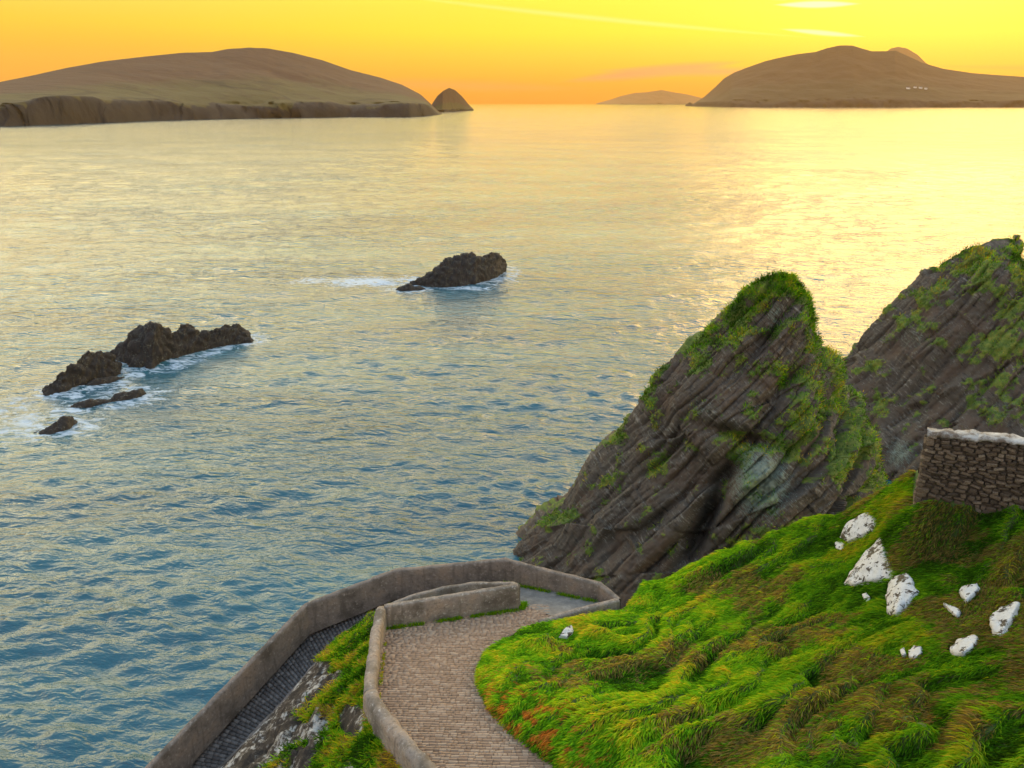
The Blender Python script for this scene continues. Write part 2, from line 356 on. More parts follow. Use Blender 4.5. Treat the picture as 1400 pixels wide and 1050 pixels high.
# ------------------------------------------------------------------ sea
def build_sea():
    fine = np.arange(R(-42), R(42), .0037)
    ang = np.concatenate([np.linspace(R(-180), R(-45), 40, endpoint=False), fine, np.linspace(R(45), R(180), 40, endpoint=False)])
    r = [30.0]
    while r[-1] < 900: r.append(r[-1] * 1.0046)
    while r[-1] < 16000: r.append(r[-1] * 1.03)
    r = np.array(r); nr_, nc = len(r), len(ang)
    A, RR = np.meshgrid(ang, r); X = RR * np.sin(A); Y = RR * np.cos(A)
    cell = np.maximum(RR * .0042, 0.0034 * RR); cell = np.where(RR > 900, RR * .03, cell)
    Z = np.zeros_like(X); K = 84
    rg = np.random.default_rng(3)
    gust = 1 + 1.2 * fbm(X / 60, Y / 24, 0, 3, 5)
    lam = np.exp(rg.uniform(math.log(1.0), math.log(18), K))
    infan = np.abs(A) < R(46)
    for l in lam:
        th = rg.normal(R(97), R(36)); s = .24 * math.sqrt(2 / K) * (1.0 if l < 5 else .36); a = s * l / (2 * math.pi)
        k = 2 * math.pi / l; f = np.clip((l / cell - 3) / 3, 0, 1) * infan
        ph = k * (X * math.cos(th) + Y * math.sin(th)) + rg.uniform(0, 6.28)
        Z += a * f * (np.sin(ph) + .25 * np.cos(2 * ph)) * (gust if l < 6 else 1)
    # foam around the rocks, and drifting in streaks
    foam = np.zeros_like(X); near = RR < 260
    xn, yn = X[near], Y[near]; fo = np.zeros_like(xn)
    for (cx, cyy, rad) in rockfeet:
        q = np.sqrt((xn - cx) ** 2 + ((yn - cyy)) ** 2) - rad
        fo = np.maximum(fo, np.exp(-(np.clip(q, 0, 99) / 3.2) ** 2) * .64)
    def blob(px, py, rx, ry, s, ang=0.0):
        nonlocal fo
        c = Pz(px, py); u = (xn - c[0]) * math.cos(ang) + (yn - c[1]) * math.sin(ang); v = -(xn - c[0]) * math.sin(ang) + (yn - c[1]) * math.cos(ang)
        fo = np.maximum(fo, s * np.exp(-((u / rx) ** 2 + (v / ry) ** 2)))
    blob(500, 385, 15, 8, .86); blob(425, 384, 8, 7, .74); blob(640, 394, 11, 4, .75); blob(560, 382, 8, 6, .75); blob(697, 384, 6, 4, .5)
    blob(165, 535, 7, 7, .68); blob(120, 548, 10, 8, .60); blob(30, 580, 9, 12, .66); blob(0, 560, 9, 10, .6); blob(230, 530, 10, 6, .42); blob(345, 462, 3, 3, .6); blob(270, 520, 12, 8, .34)
    blob(150, 600, 18, 6, .3); blob(720, 720, 6, 4, .4)
    foam[near] = fo
    calm = np.exp(-((X + 0) ** 2) * 0)  # unused
    V = np.stack([X, Y, Z], -1).reshape(-1, 3)
    Fc = grid_faces(nr_, nc, True)[:, ::-1]
    V = np.vstack([V, [[0, 0, 0]]]); c0 = len(V) - 1
    j = np.arange(nc); tri = np.stack([np.full(nc, c0), (j + 1) % nc, j], -1)
    me = mesh_np('sea', V, [Fc, tri], attrs={'foam': np.concatenate([foam.ravel(), [0]])})
    m = MT('sea_water'); m.set('IOR', 1.45)
    v = m.map((1, 1.0, 1)); vs_ = m.map((.55, 1.25, 1), (0, 0, R(7)))
    n1 = m.noise(vs_, 1.5, 5, .62, .4); n2 = m.noise(vs_, 5.0, 4, .6); n0 = m.noise(vs_, .35, 4, .6, .5)
    nb = m.noise(m.map((.3, 1, 1)), .03, 5, .6)
    body = m.ramp(nb, [(.35, (.014, .068, .10)), (.55, (.030, .11, .14)), (.7, (.065, .165, .17))])
    fa = m.attr('foam').outputs['Fac']
    lace = m.vor(m.mix(.25, v, m.noise(v, 1.0, 4), 'ADD') if False else v, .9, 'DISTANCE_TO_EDGE')
    fn = m.noise(vs_, .7, 9, .72, 1.2)
    f = m.rng(m.math('ADD', fa, m.math('MULTIPLY', m.math('SUBTRACT', fn, .5), 1.9)), .50, .86)
    m.col(m.mix(f, body, (.44, .53, .62)))
    rr = m.math('ADD', m.math('MULTIPLY', f, .6), .08); m.L(rr, m.b.inputs['Roughness'])
    gu = m.rng(m.noise(m.map((.35, 1, 1), (0, 0, R(10))), .022, 4, .6, .6), .38, .62, .35, 1.0); m.bump(m.noise(vs_, .33, 3, .55, .4), gu, .95); m.bump(m.noise(vs_, .9, 3, .6, .5), 1.0, .26); m.bump(m.noise(vs_, 2.4, 3, .6), 1.0, .07); m.bump(n2, 1.0, .02)
    o = obj('sea', me, m.m); o['kind'] = 'structure'
    # the sea bed, so that the land and the rocks stand on something
build_sea()

# ------------------------------------------------------------------ islands
def island(name, ridge, wl, rise, cliff, mat, seed, nfar=1.0, nx=340, nyr=56, rough=.35, zscale=1.0):
    ridge = np.array(ridge, float); wl = np.array(wl, float)
    px = np.linspace(ridge[0, 0], ridge[-1, 0], nx); ry = np.interp(px, ridge[:, 0], ridge[:, 1]); wy = np.interp(px, wl[:, 0], wl[:, 1])
    base = np.array([Pz(a, b) for a, b in zip(px, wy)])
    rdg = np.array([PY(a, b, y + rise * y) for a, b, y in zip(px, ry, base[:, 1])])
    h = np.maximum(rdg[:, 2], .5)
    t = np.concatenate([np.linspace(0, 1, nyr), np.linspace(1, 1.8, 16)[1:]])[None, :]
    X = base[:, 0:1] + (rdg[:, 0:1] - base[:, 0:1]) * t; Y = base[:, 1:2] + (rdg[:, 1:2] - base[:, 1:2]) * t
    ch = np.minimum(cliff * (1 + .8 * fbm(px / 230, 0 * px + seed, 0, 4, seed, .5)), h * .8)[:, None]
    tc_ = .045
    up = np.clip(t / tc_, 0, 1); s = np.clip((t - tc_) / (1 - tc_), 0, 1)
    c0 = np.minimum(cliff, h * .8)[:, None]; c0 = c0 + (ch - c0) * sst(.25, .05, t)
    Z = -2 + (c0 + 2) * up ** .8 + (h[:, None] - c0) * (s * .75 + .25 * s ** 2) ** .95
    Z = np.where(t > 1, h[:, None] * (1 - ((t - 1) / .8) ** 1.5), Z)
    nz = fbm(X / 260, Y / 260, 0, 5, seed) * h[:, None] * .10 * np.sin(np.clip(t, 0, 1) * math.pi) * rough
    nz += fbm(X / 30, Y / 30, 0, 3, seed + 3) * h[:, None] * .006 * (t > .02) * rough
    Z = Z + nz
    gx = (fbm(X / 150, Y / 150, Z / 80, 5, seed + 9, .65) * 1.6) * (t < tc_ * 2.2) * np.minimum(h[:, None], 60) * .45
    Y = Y - gx
    V = np.stack([X, Y, Z], -1)
    cl = sst(tc_ * 1.9, tc_ * .8, t + .06 * fbm(X / 110, Y / 60, 0, 4, seed + 4)) + 0 * Z
    tt = t + 0 * Z
    me = mesh_np(name, V.reshape(-1, 3), grid_faces(nx, t.shape[1])[:, ::-1], attrs={'cliff': cl.ravel(), 'up': tt.ravel()})
    o = obj(name, me, mat); o['kind'] = 'structure'
    return V
def island_mat(name, field, heath, cliffc, d, upsplit):
    m = MT(name); m.set('Roughness', .95); v = m.map()
    n = m.noise(m.map((1, 1, 3)), 1 / d, 6, .65, .5); n2 = m.noise(v, 5 / d, 6, .7)
    u = m.attr('up').outputs['Fac']
    ed = m.math('ADD', u, m.math('MULTIPLY', m.math('SUBTRACT', n, .5), .5))
    c = m.mix(m.rng(ed, upsplit - .08, upsplit + .12), field, heath)
    c = m.mix(m.rng(n2, .52, .62, 0, .45), c, tuple(x * .55 for x in heath))
    # old field banks: narrow dark lines where two noises cross
    ln = m.rng(m.math('ABSOLUTE', m.math('SUBTRACT', m.noise(v, .7 / d, 2, .4), .5)), .012, .004, 0, .6)
    c = m.mix(m.math('MULTIPLY', ln, m.rng(u, upsplit + .15, upsplit)), c, tuple(x * .35 for x in field))
    cc = m.ramp(m.noise(m.map((1, 1, .5)), 8 / d, 6, .7), [(.3, tuple(x * .4 for x in cliffc)), (.6, cliffc), (.75, tuple(x * 1.5 for x in cliffc))])
    c = m.mix(m.rng(m.attr('cliff').outputs['Fac'], .3, .6), c, cc); m.col(c); m.bump(n2, .7, d * .02); return m.m
M_ISL1 = island_mat('island_turf', (.058, .046, .008), (.060, .024, .008), (.018, .013, .010), 300, .42)
M_ISL2 = island_mat('far_island_turf', (.022, .019, .005), (.028, .014, .004), (.014, .01, .007), 900, .4)
M_ISL3 = island_mat('distant_hill', (.22, .10, .03), (.22, .10, .03), (.1, .07, .03), 1500, .4)  # distance haze painted in as a paler orange hill colour
VL = island('island_near', [(-420,150),(-260,136),(-120,122),(0,112),(40,104),(90,93),(140,84),(200,77),(250,72),(290,71),(310,67),(340,65),(365,66),(400,72),(440,82),(480,96),(520,106),(550,116),(575,129),(590,143),(604,155)],
       [(-420,186),(-100,176),(0,173),(80,170),(200,165.5),(300,163),(400,161),(480,160),(560,160),(604,157)], .42, 34, M_ISL1, 3)
island('islet', [(586,151),(592,140),(598,131),(606,124),(614,120),(622,123),(632,132),(640,142),(648,150)], [(586,153),(605,153),(648,151)], .03, 6, M_ISL1, 14, nx=90, nyr=40, rough=.5)
VR = island('island_far', [(946,143),(962,133),(978,119),(990,107),(1004,99),(1025,91),(1045,84),(1065,79),(1090,74),(1115,71),(1130,66),(1148,62),(1165,62),(1178,66),(1192,70),(1210,70),(1224,69),(1240,76),(1262,86),(1290,94),(1330,100),(1370,103),(1400,105),(1500,112),(1640,128),(1760,142)],
       [(946,145.5),(1000,146.5),(1400,147),(1760,146.5)], .2, 45, M_ISL2, 27)
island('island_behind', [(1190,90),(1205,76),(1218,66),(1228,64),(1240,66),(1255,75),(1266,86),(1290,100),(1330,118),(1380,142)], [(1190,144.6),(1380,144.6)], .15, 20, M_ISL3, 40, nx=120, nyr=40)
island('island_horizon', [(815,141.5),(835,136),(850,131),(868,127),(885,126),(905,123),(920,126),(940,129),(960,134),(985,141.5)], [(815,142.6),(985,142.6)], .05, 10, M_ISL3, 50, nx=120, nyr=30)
island('skerry', [(937,143),(940,141.5),(943,139.5),(945,140.5),(948,143)], [(937,145),(948,145)], .01, 5, M_ISL2, 60, nx=30, nyr=16, rough=.4)
def pick(V, px, py):
    v = V.reshape(-1, 3); a, b, d = proj(v); s = (a - px) ** 2 + (b - py) ** 2 + d * 1e-3; return v[np.argmin(s)]
# white cottages on the far island
m = MT('white_render'); m.set('Base Color', (.8, .78, .74, 1)); m.set('Roughness', .7); M_WH = m.m
m = MT('slate_roof'); m.set('Base Color', (.12, .11, .11, 1)); M_RF = m.m
m = MT('dark_pane'); m.set('Base Color', (.03, .03, .04, 1)); m.set('Roughness', .2); M_PN = m.m
def prism(w, d, h, rh):
    bm = bmesh.new()
    P = [(-w, -d, -6), (w, -d, -6), (w, d, -6), (-w, d, -6), (-w, -d, h), (w, -d, h), (w, d, h), (-w, d, h), (-w, 0, h + rh), (w, 0, h + rh)]
    vv = [bm.verts.new(p) for p in P]
    for f in ((0, 1, 5, 4), (2, 3, 7, 6), (1, 2, 6, 9, 5), (3, 0, 4, 8, 7)): bm.faces.new([vv[i] for i in f])
    me = bpy.data.meshes.new('walls'); bm.to_mesh(me); bm.free()
    return me
def slab(pts, th):
    pts = [Vector(p) for p in pts]; n = (pts[1] - pts[0]).cross(pts[2] - pts[0]).normalized() * th
    me = bpy.data.meshes.new('slab'); me.from_pydata([*pts, *[p + n for p in pts]], [], [(3, 2, 1, 0), (4, 5, 6, 7), (0, 1, 5, 4), (1, 2, 6, 5), (2, 3, 7, 6), (3, 0, 4, 7)]); return me
for (px, py, wd, lab) in [(1242, 121, 14, 'white cottage leftmost of the tiny row low on the far island'), (1251, 120.5, 10, 'small white cottage in the middle of the tiny row on the far island'),
                     (1259, 120.5, 12, 'white cottage beside the rightmost one of the row on the far island'), (1267, 121.5, 9, 'white cottage at the right end of the row, set lowest on the slope')]:
    p = pick(VR, px, py); r = empty('cottage', p); tag(r, lab, 'cottage', 'white cottages on the far island')
    obj('wall', prism(wd, 6, 8, 6), M_WH, r)
    W = wd + .8
    obj('roof', slab([(-W, -6.8, 7.4), (W, -6.8, 7.4), (W, 0, 14.3), (-W, 0, 14.3)], .5), M_RF, r)
    obj('roof', slab([(-W, 0, 14.3), (W, 0, 14.3), (W, 6.8, 7.4), (-W, 6.8, 7.4)], .5), M_RF, r)
    for q in (-.5, .5): obj('window', slab([(q * wd - 1.2, -6.25, 3), (q * wd + 1.2, -6.25, 3), (q * wd + 1.2, -6.25, 6), (q * wd - 1.2, -6.25, 6)], .2), M_PN, r)

# ------------------------------------------------------------------ grass blades
PAL = np.array([(.040, .11, .008), (.10, .31, .012), (.20, .47, .014), (.38, .50, .02), (.60, .46, .04), (.34, .25, .08), (.17, .12, .045), (.50, .22, .04)])
def blades(name, P, D, Nn, L, W, C, mat, parent=None, lift=.45, tipc=None):
    n = len(P); D = D / (np.linalg.norm(D, axis=1, keepdims=True) + 1e-9)
    side = np.cross(D, Nn); side /= (np.linalg.norm(side, axis=1, keepdims=True) + 1e-9)
    # turn the flat of each blade at random about its own direction
    ph = RNG.uniform(0, math.pi, n)[:, None]; up = np.cross(side, D); sd = side * np.cos(ph) + up * np.sin(ph)
    L = L[:, None]; W = W[:, None]
    mid = P + D * L * .5 + Nn * L * lift * .55; tip = P + D * L * 1.0 + Nn * L * lift * .45
    V = np.stack([P - sd * W * .5, P + sd * W * .5, mid - sd * W * .42, mid + sd * W * .42, tip], 1).reshape(-1, 3)
    b = np.arange(n) * 5
    q = np.stack([b, b + 1, b + 3, b + 2], 1); t = np.stack([b + 2, b + 3, b + 4], 1)
    tc_ = C if tipc is None else tipc
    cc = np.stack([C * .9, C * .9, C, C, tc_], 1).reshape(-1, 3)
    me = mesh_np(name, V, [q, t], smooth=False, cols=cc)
    o = obj(name, me, mat, parent); o['kind'] = 'stuff'; return o

# ------------------------------------------------------------------ sea stacks
BN = np.array([-.72, .10, .69]); BN /= np.linalg.norm(BN); BT = np.array([.69, 0, .72]); BT /= np.linalg.norm(BT); BU = np.cross(BN, BT)
def strata(P, seed, big=1.0):
    s = P @ BN; t = P @ BT; u = P @ BU
    s = s + .28 * fbm(P[..., 0] * .12, P[..., 1] * .12, P[..., 2] * .12, 3, seed)
    fb = np.floor(t / 8.5 + .25 * s + .6 * pn(P[..., 0] * .1, P[..., 1] * .1, P[..., 2] * .1, seed + 9)); s = s + 1.9 * (hashf(fb, 3, 1, seed + 3) - .5)
    d = 0
    for th, am, ln in ((3.1, 1.25, 8.0), (1.15, .72, 4.2), (.42, .24, 2.4)):
        k = np.floor(s / th); f = s / th - k
        d = d + am * big * (pn(t / ln + k * 7.3, u / ln + k * 3.1, k * .77, seed + 1) * 1.2 + (hashf(k, 5, 7, seed) - .5) * .75)
        kb = np.floor(t / (ln * .8) + hashf(k, 1, 2, seed) * 9); d = d + (am if am > .3 else 0) * big * .5 * (hashf(k, kb, 3, seed + 2) - .5)
        d = d - am * big * .34 * np.exp(-(np.minimum(f, 1 - f) / .09) ** 2)
    d = d + .17 * fbm(P[..., 0] * 1.7, P[..., 1] * 1.7, P[..., 2] * 1.7, 4, seed + 5, .6)
    return d
def stack(name, label, left, right, Yc, kf, kb, skew, moss_blobs, lichen_blobs, dents, seed, nu, nh, nblade):
    Lp = np.array([PY(a, b, Yc) for a, b in left]); Rp = np.array([PY(a, b, Yc) for a, b in right])
    zt = max(Lp[:, 2].max(), Rp[:, 2].max()); zb = -2.0
    hh = np.linspace(0, 1, nh) ** .92; z = zb + (zt - zb) * hh
    o1 = np.argsort(Lp[:, 2]); o2 = np.argsort(Rp[:, 2])
    xl = np.interp(z, Lp[o1, 2], Lp[o1, 0]); xr = np.interp(z, Rp[o2, 2], Rp[o2, 0])
    # extrapolate below the lowest profile point with the flank's own slope
    for (arr, Q, o_) in ((xl, Lp, o1), (xr, Rp, o2)):
        a, b = Q[o_[0]], Q[o_[2]]; sl_ = (b[0] - a[0]) / (b[2] - a[2]); mk = z < a[2]; arr[mk] = a[0] + (z[mk] - a[2]) * sl_
    cx = (xl + xr) / 2; rx = np.maximum((xr - xl) / 2, .05); dz = (zt - z)
    nf = int(nu * .80); th = np.concatenate([np.linspace(math.pi, 2 * math.pi, nf, endpoint=False), np.linspace(0, math.pi, nu - nf, endpoint=False)])
    cs, sn = np.cos(th), np.sin(th); e = 1.25
    ex = np.sign(cs) * np.abs(cs) ** e; ey = np.sign(sn) * np.abs(sn) ** e
    X = cx[:, None] + rx[:, None] * ex[None] + skew * rx[:, None] * (1 - np.abs(ex[None]))
    df = (kf * dz ** 1.0 + np.minimum(1.2, dz * .8)); db = (kb * dz + np.minimum(1.0, dz * .8))
    Y = Yc + np.where(ey[None] < 0, ey[None] * df[:, None], ey[None] * db[:, None]); Z = z[:, None] + 0 * X
    V = np.stack([X, Y, Z], -1)
    n = normals_grid(V); c = np.stack([cx, cx * 0 + Yc, z], -1)[:, None, :]
    flip = np.sum(n * (V - c), -1) < 0; n[flip] *= -1
    def blobs(lst, W):
        m_ = np.zeros(W.shape[:2])
        a, b, _ = proj(W)
        for (px, py, rx_, ry_, s) in lst: m_ = np.maximum(m_, s * np.exp(-(((a - px) / rx_) ** 2 + ((b - py) / ry_) ** 2)))
        return m_
    edge = sst(0, 5.0, dz)[:, None]
    big = .9 * fbm(V[..., 0] * .09, V[..., 1] * .09, V[..., 2] * .09, 3, seed + 40)
    dsp = strata(V, seed) + big
    for (px, py, rx_, ry_, ang, am) in dents:
        a, b, _ = proj(V); ca, sa = math.cos(ang), math.sin(ang); u_ = (a - px) * ca + (b - py) * sa; v_ = -(a - px) * sa + (b - py) * ca
        front = sn[None, :] < 0.05
        dsp = dsp + am * np.exp(-((u_ / rx_) ** 2 + (v_ / ry_) ** 2)) * front
    sidek = (1 - .30 * np.abs(ex) ** 3)[None, :]; V2 = V + n * ((dsp - .45 * np.abs(ex)[None, :] ** 3) * (.42 + .58 * edge) * sidek)[..., None]
    n2 = normals_grid(V2); n2[np.sum(n2 * n, -1) < 0] *= -1
    moss = blobs(moss_blobs, V2) * (.55 + .45 * sst(-.2, .6, n2[..., 2])) * .86 + 1.0 * fbm(V2[..., 0] * .4, V2[..., 1] * .4, V2[..., 2] * .4, 5, seed + 60, .6)
    moss = np.clip(moss + .22 * sst(.45, .9, n2[..., 2]), 0, 1)
    lich = blobs(lichen_blobs, V2)
    mk = sst(.42, .6, moss)
    lump = np.abs(pn(V2[..., 0] * .8, V2[..., 1] * .8, V2[..., 2] * .8, seed + 70)) * .9 + .25 * fbm(V2[..., 0] * 2.2, V2[..., 1] * 2.2, V2[..., 2] * 2.2, 2, seed + 71)
    V2 = V2 + n * (mk * (.05 + lump * .40))[..., None]
    top = np.array([[cx[-1], Yc, zt + .1]]); base = np.array([cx[0], Yc, 0.0])
    Vf = np.vstack([V2.reshape(-1, 3), top]) - base
    Fq = grid_faces(nh, nu, True); k = (nh - 1) * nu + np.arange(nu); tri = np.stack([k, (nh - 1) * nu + (np.arange(nu) + 1) % nu, np.full(nu, nh * nu)], 1)
    me = mesh_np(name, Vf, [Fq, tri], smooth=False, attrs={'moss': np.append(moss.ravel(), 1), 'lichen': np.append(lich.ravel(), 0)})
    o = obj(name, me, M_STACK, loc=base); tag(o, label, 'sea stack', 'pointed sea stacks by the shore')
    # grass tufts on it
    fr = np.zeros_like(mk, bool); fr[:, :nf] = True
    idx = np.flatnonzero((mk.ravel() > .55) & fr.ravel()); w_ = np.ones(len(idx))
    pick_ = RNG.choice(idx, nblade); P = V2.reshape(-1, 3)[pick_] + RNG.normal(0, .14, (nblade, 3)); Nn = n2.reshape(-1, 3)[pick_]
    D = np.array([[-.1, -.25, .35]]) + Nn * .35 + RNG.normal(0, .35, (nblade, 3))
    cn = fbm(P[:, 0] * .5, P[:, 1] * .5, P[:, 2] * .5, 3, seed + 80); ci = np.clip(1.6 + cn * 5 + RNG.normal(0, .8, nblade), 0, 5.99)
    C = PAL[ci.astype(int)] * RNG.uniform(.55, 1.05, (nblade, 1))
    blades('turf', P - base, D, Nn, RNG.uniform(.12, .34, nblade), RNG.uniform(.03, .06, nblade), C, M_GRASS, o)
    return V2
stack('sea_stack', 'tall pointed rock stack with grass on its right flank, rising behind the walled path', 
      [(672,775),(690,752),(716,712),(745,688),(790,640),(840,585),(880,540),(897,512),(935,480),(962,450),(1000,415),(1020,393),(1040,381),(1060,374)],
      [(1300,860),(1255,760),(1212,660),(1192,600),(1172,565),(1150,525),(1143,492),(1118,468),(1108,455),(1109,430),(1102,395),(1085,376),(1076,373)],
      66.0, .50, .40, .12,
      [(1060,400,50,38,1.0),(1110,450,30,50,.9),(1140,520,45,70,.95),(1165,600,45,70,1.0),(1195,650,32,35,1.0),(1090,590,55,60,.78),(960,470,60,36,.75),(1010,430,50,36,.7),(1000,600,34,34,.35),(840,600,36,22,.62),(760,660,34,20,.55),(900,530,40,22,.62),(1180,590,26,60,.95)],
      [(1040,660,55,70,.75),(1060,430,16,40,.5),(800,690,60,40,.35),(960,560,40,20,.45)],
      [(965,705,70,13,-1.05,-4.2),(1010,596,44,9,.25,-2.2),(985,650,30,10,-.6,-2.0),(1085,520,40,8,-.8,-1.5),(905,570,14,40,.2,-1.0),(1040,660,50,70,0,1.2),(1050,480,50,60,-.8,.6),(860,740,90,20,-.75,-.8)],
      101, 580, 320, 26000)
stack('sea_stack', 'broad dark rock stack farther right, grassy crest with a notched overhanging tip',
      [(1046,592),(1100,538),(1152,484),(1200,432),(1236,398),(1275,366),(1300,349),(1330,334),(1360,327),(1388,323)],
      [(1660,640),(1580,520),(1520,450),(1470,410),(1420,378),(1402,362),(1399,352),(1388,346),(1396,334),(1395,322)],
      95.0, 1.05, .40, .25,
      [(1340,350,55,34,1.0),(1385,400,50,50,.95),(1390,470,50,60,.8),(1300,400,50,26,.75),(1385,540,60,50,.6),(1340,430,60,40,.55),(1260,440,60,24,.4),(1180,470,30,30,.25)],
      [(1250,460,60,40,.4),(1230,620,30,30,.6),(1370,560,50,50,.4)],
      [(1240,560,60,30,-.8,-1.4),(1180,560,22,60,.3,-1.0),(1390,352,14,8,0,-.8),(1300,480,120,12,-.75,-.8)],
      202, 430, 215, 15000)

# ------------------------------------------------------------------ near land: path planes and edges
def path_drop(y): return 12.56 + .2 * y
def Pp(px, py):                                     # a point of the upper path seen at px, py
    a, b = ab(py); D = 12.56 / (a - .2 * b); return PD(px, py, D)
def Pd(px, py, drop): a, b = ab(py); return PD(px, py, drop / a)
EDGE = [Pp(880,1350), Pp(800,1120), Pp(757,1050), Pp(722,1026), Pp(690,1000), Pp(664,968), Pp(652,940), Pp(651,916), Pp(664,893), Pp(700,872), Pp(728,858)]
EDGE = [e[:2] for e in EDGE] + [Pd(737,853,17.1)[:2] + [.02, -.1], Pd(845,819,17.1)[:2] + [.15, -.2], np.array([4.9, 26.3]), np.array([5.2, 29.0]), np.array([5.0, 40.0])]
EDGE = np.array(EDGE)
def sdist(x, y, pl):                                # signed distance, right of the line (going away from the camera) is positive
    best = np.full(np.shape(x), 1e9); sg = np.ones(np.shape(x))
    for (ax, ay), (bx, by) in zip(pl[:-1], pl[1:]):
        dx, dy = bx - ax, by - ay; L2 = dx * dx + dy * dy; t = np.clip(((x - ax) * dx + (y - ay) * dy) / L2, 0, 1)
        qx, qy = x - ax - t * dx, y - ay - t * dy; d = np.hypot(qx, qy); s = np.where(dx * (y - ay) - dy * (x - ax) < 0, 1, -1)
        m_ = d < best - 1e-9; best = np.where(m_, d, best); sg = np.where(m_, s, sg)
    return best * sg
CT = [(900,850,27.5),(850,900,24.9),(780,880,26.3),(715,905,24.9),(800,1000,20.2),(900,950,22.2),(1000,850,25.6),(1000,950,20.6),(1000,1050,17),(900,1050,18.2),(840,1050,19.1),
      (1100,780,26.6),(1100,850,23.6),(1100,950,19),(1100,1050,15.5),(1200,740,25.4),(1200,800,23.4),(1200,870,20.8),(1200,950,17.8),(1200,1050,14.5),
      (1300,720,23.3),(1300,800,21.4),(1300,880,18.6),(1300,960,16),(1300,1050,13.5),(1400,710,22.4),(1400,800,20),(1400,900,16.8),(1400,1000,14),(1400,1050,12.8),
      (1255,692,24.0),(1330,694,23.4),(1400,699,22.7),(1500,700,21.7),(1500,900,15.6),(1560,1050,11.6),(1000,1200,14),(1300,1200,11),(850,1250,14.6),(1000,800,27.9),(930,820,28.7),(870,830,28.8),(1060,755,28.3),(1150,720,27.6)]
CREST = [(868,806,30.3),(930,789,30),(1010,752,29.5),(1060,731,29.3),(1100,719,29),(1145,703,28.5),(1185,690,28),(1225,664,27),(1250,648,26)]
pts = [PD(*c) for c in CT]
for c in CREST:
    p = PD(*c); pts.append(p); h = np.array([p[0], p[1]]) / math.hypot(p[0], p[1])
    for (q, dz) in ((2, 1.9), (5, 6), (11, 15), (20, 26)): pts.append(np.array([p[0] + h[0] * q, p[1] + h[1] * q, p[2] - dz]))
for (x, y, z) in ((24, 20, 30), (24, 12, 31), (24, 4, 32), (17, 24, 27.5), (20, 27, 24), (22, 34, 12), (6, 4, 30.2), (14, 2, 32), (24, 27, 24), (5.2, 28, 19), (5, 31, 11), (4, 36, 0), (9, 38, -2), (16, 38, -2)): pts.append(np.array([x, y, z]))
for ex, ey in EDGE[1:12:2]: pts.append(np.array([ex + .25, ey, CAMZ - path_drop(ey) + .28]))
pts = np.array(pts)
def tps_fit(P, lam=.02):
    n = len(P); d = np.hypot(P[:, None, 0] - P[None, :, 0], P[:, None, 1] - P[None, :, 1]); K = np.where(d > 0, d * d * np.log(d + 1e-12), 0) + lam * np.eye(n)
    Q = np.hstack([np.ones((n, 1)), P[:, :2]]); A = np.block([[K, Q], [Q.T, np.zeros((3, 3))]]); return np.linalg.solve(A, np.concatenate([P[:, 2], [0, 0, 0]]))
TW = tps_fit(pts)
def tps(x, y):
    r = TW[-3] + TW[-2] * x + TW[-1] * y
    for (px_, py_, _), w_ in zip(pts, TW[:-3]):
        d2 = (x - px_) ** 2 + (y - py_) ** 2; r = r + w_ * .5 * d2 * np.log(d2 + 1e-12)
    return r
FLOW = np.array([-.78, -.62])                        # the combed grass runs down to the lower left
def relief(x, y):
    u = x * FLOW[0] + y * FLOW[1]; v = -x * FLOW[1] + y * FLOW[0]
    v = v + 1.3 * fbm(x * .30, y * .30, 0, 3, 31) + .25 * np.sin(u * .9 + 3 * pn(x * .2, y * .2, 0, 8))
    a = 1 - np.abs(pn(u * .16, v * .85, 0, 41)) * 2.8
    b = 1 - np.abs(pn(u * .24, v * 1.7, 3, 42)) * 2.6
    big = fbm(x * .45, y * .45, 0, 2, 43)
    return (.46 * a + .24 * b + .26 * big)
FLATS = []
def flat(x, y):
    k = 1.0
    for (cx_, cy_, r_) in FLATS: k = k * sst(r_ * .75, r_ * 1.5, np.hypot(x - cx_, y - cy_))
    return k
def hill_z(x, y, rel=True):
    z = tps(x, y); sd = sdist(x, y, EDGE)
    if rel:
        amp = sst(.1, 1.6, sd) * (.90 - .45 * sst(5, 11, x)) * (.75 + .7 * pn(x * .22, y * .22, 0, 44)); z = z + (relief(x, y) - .16) * amp * flat(x, y)
    lo = CAMZ - path_drop(y) - .45 - 2.2 * np.clip(y - 25.2, 0, 30)
    k = sst(-.25, .30, sd); return np.where(sd > 2, z, lo * (1 - k) + np.maximum(z, lo) * k), sd
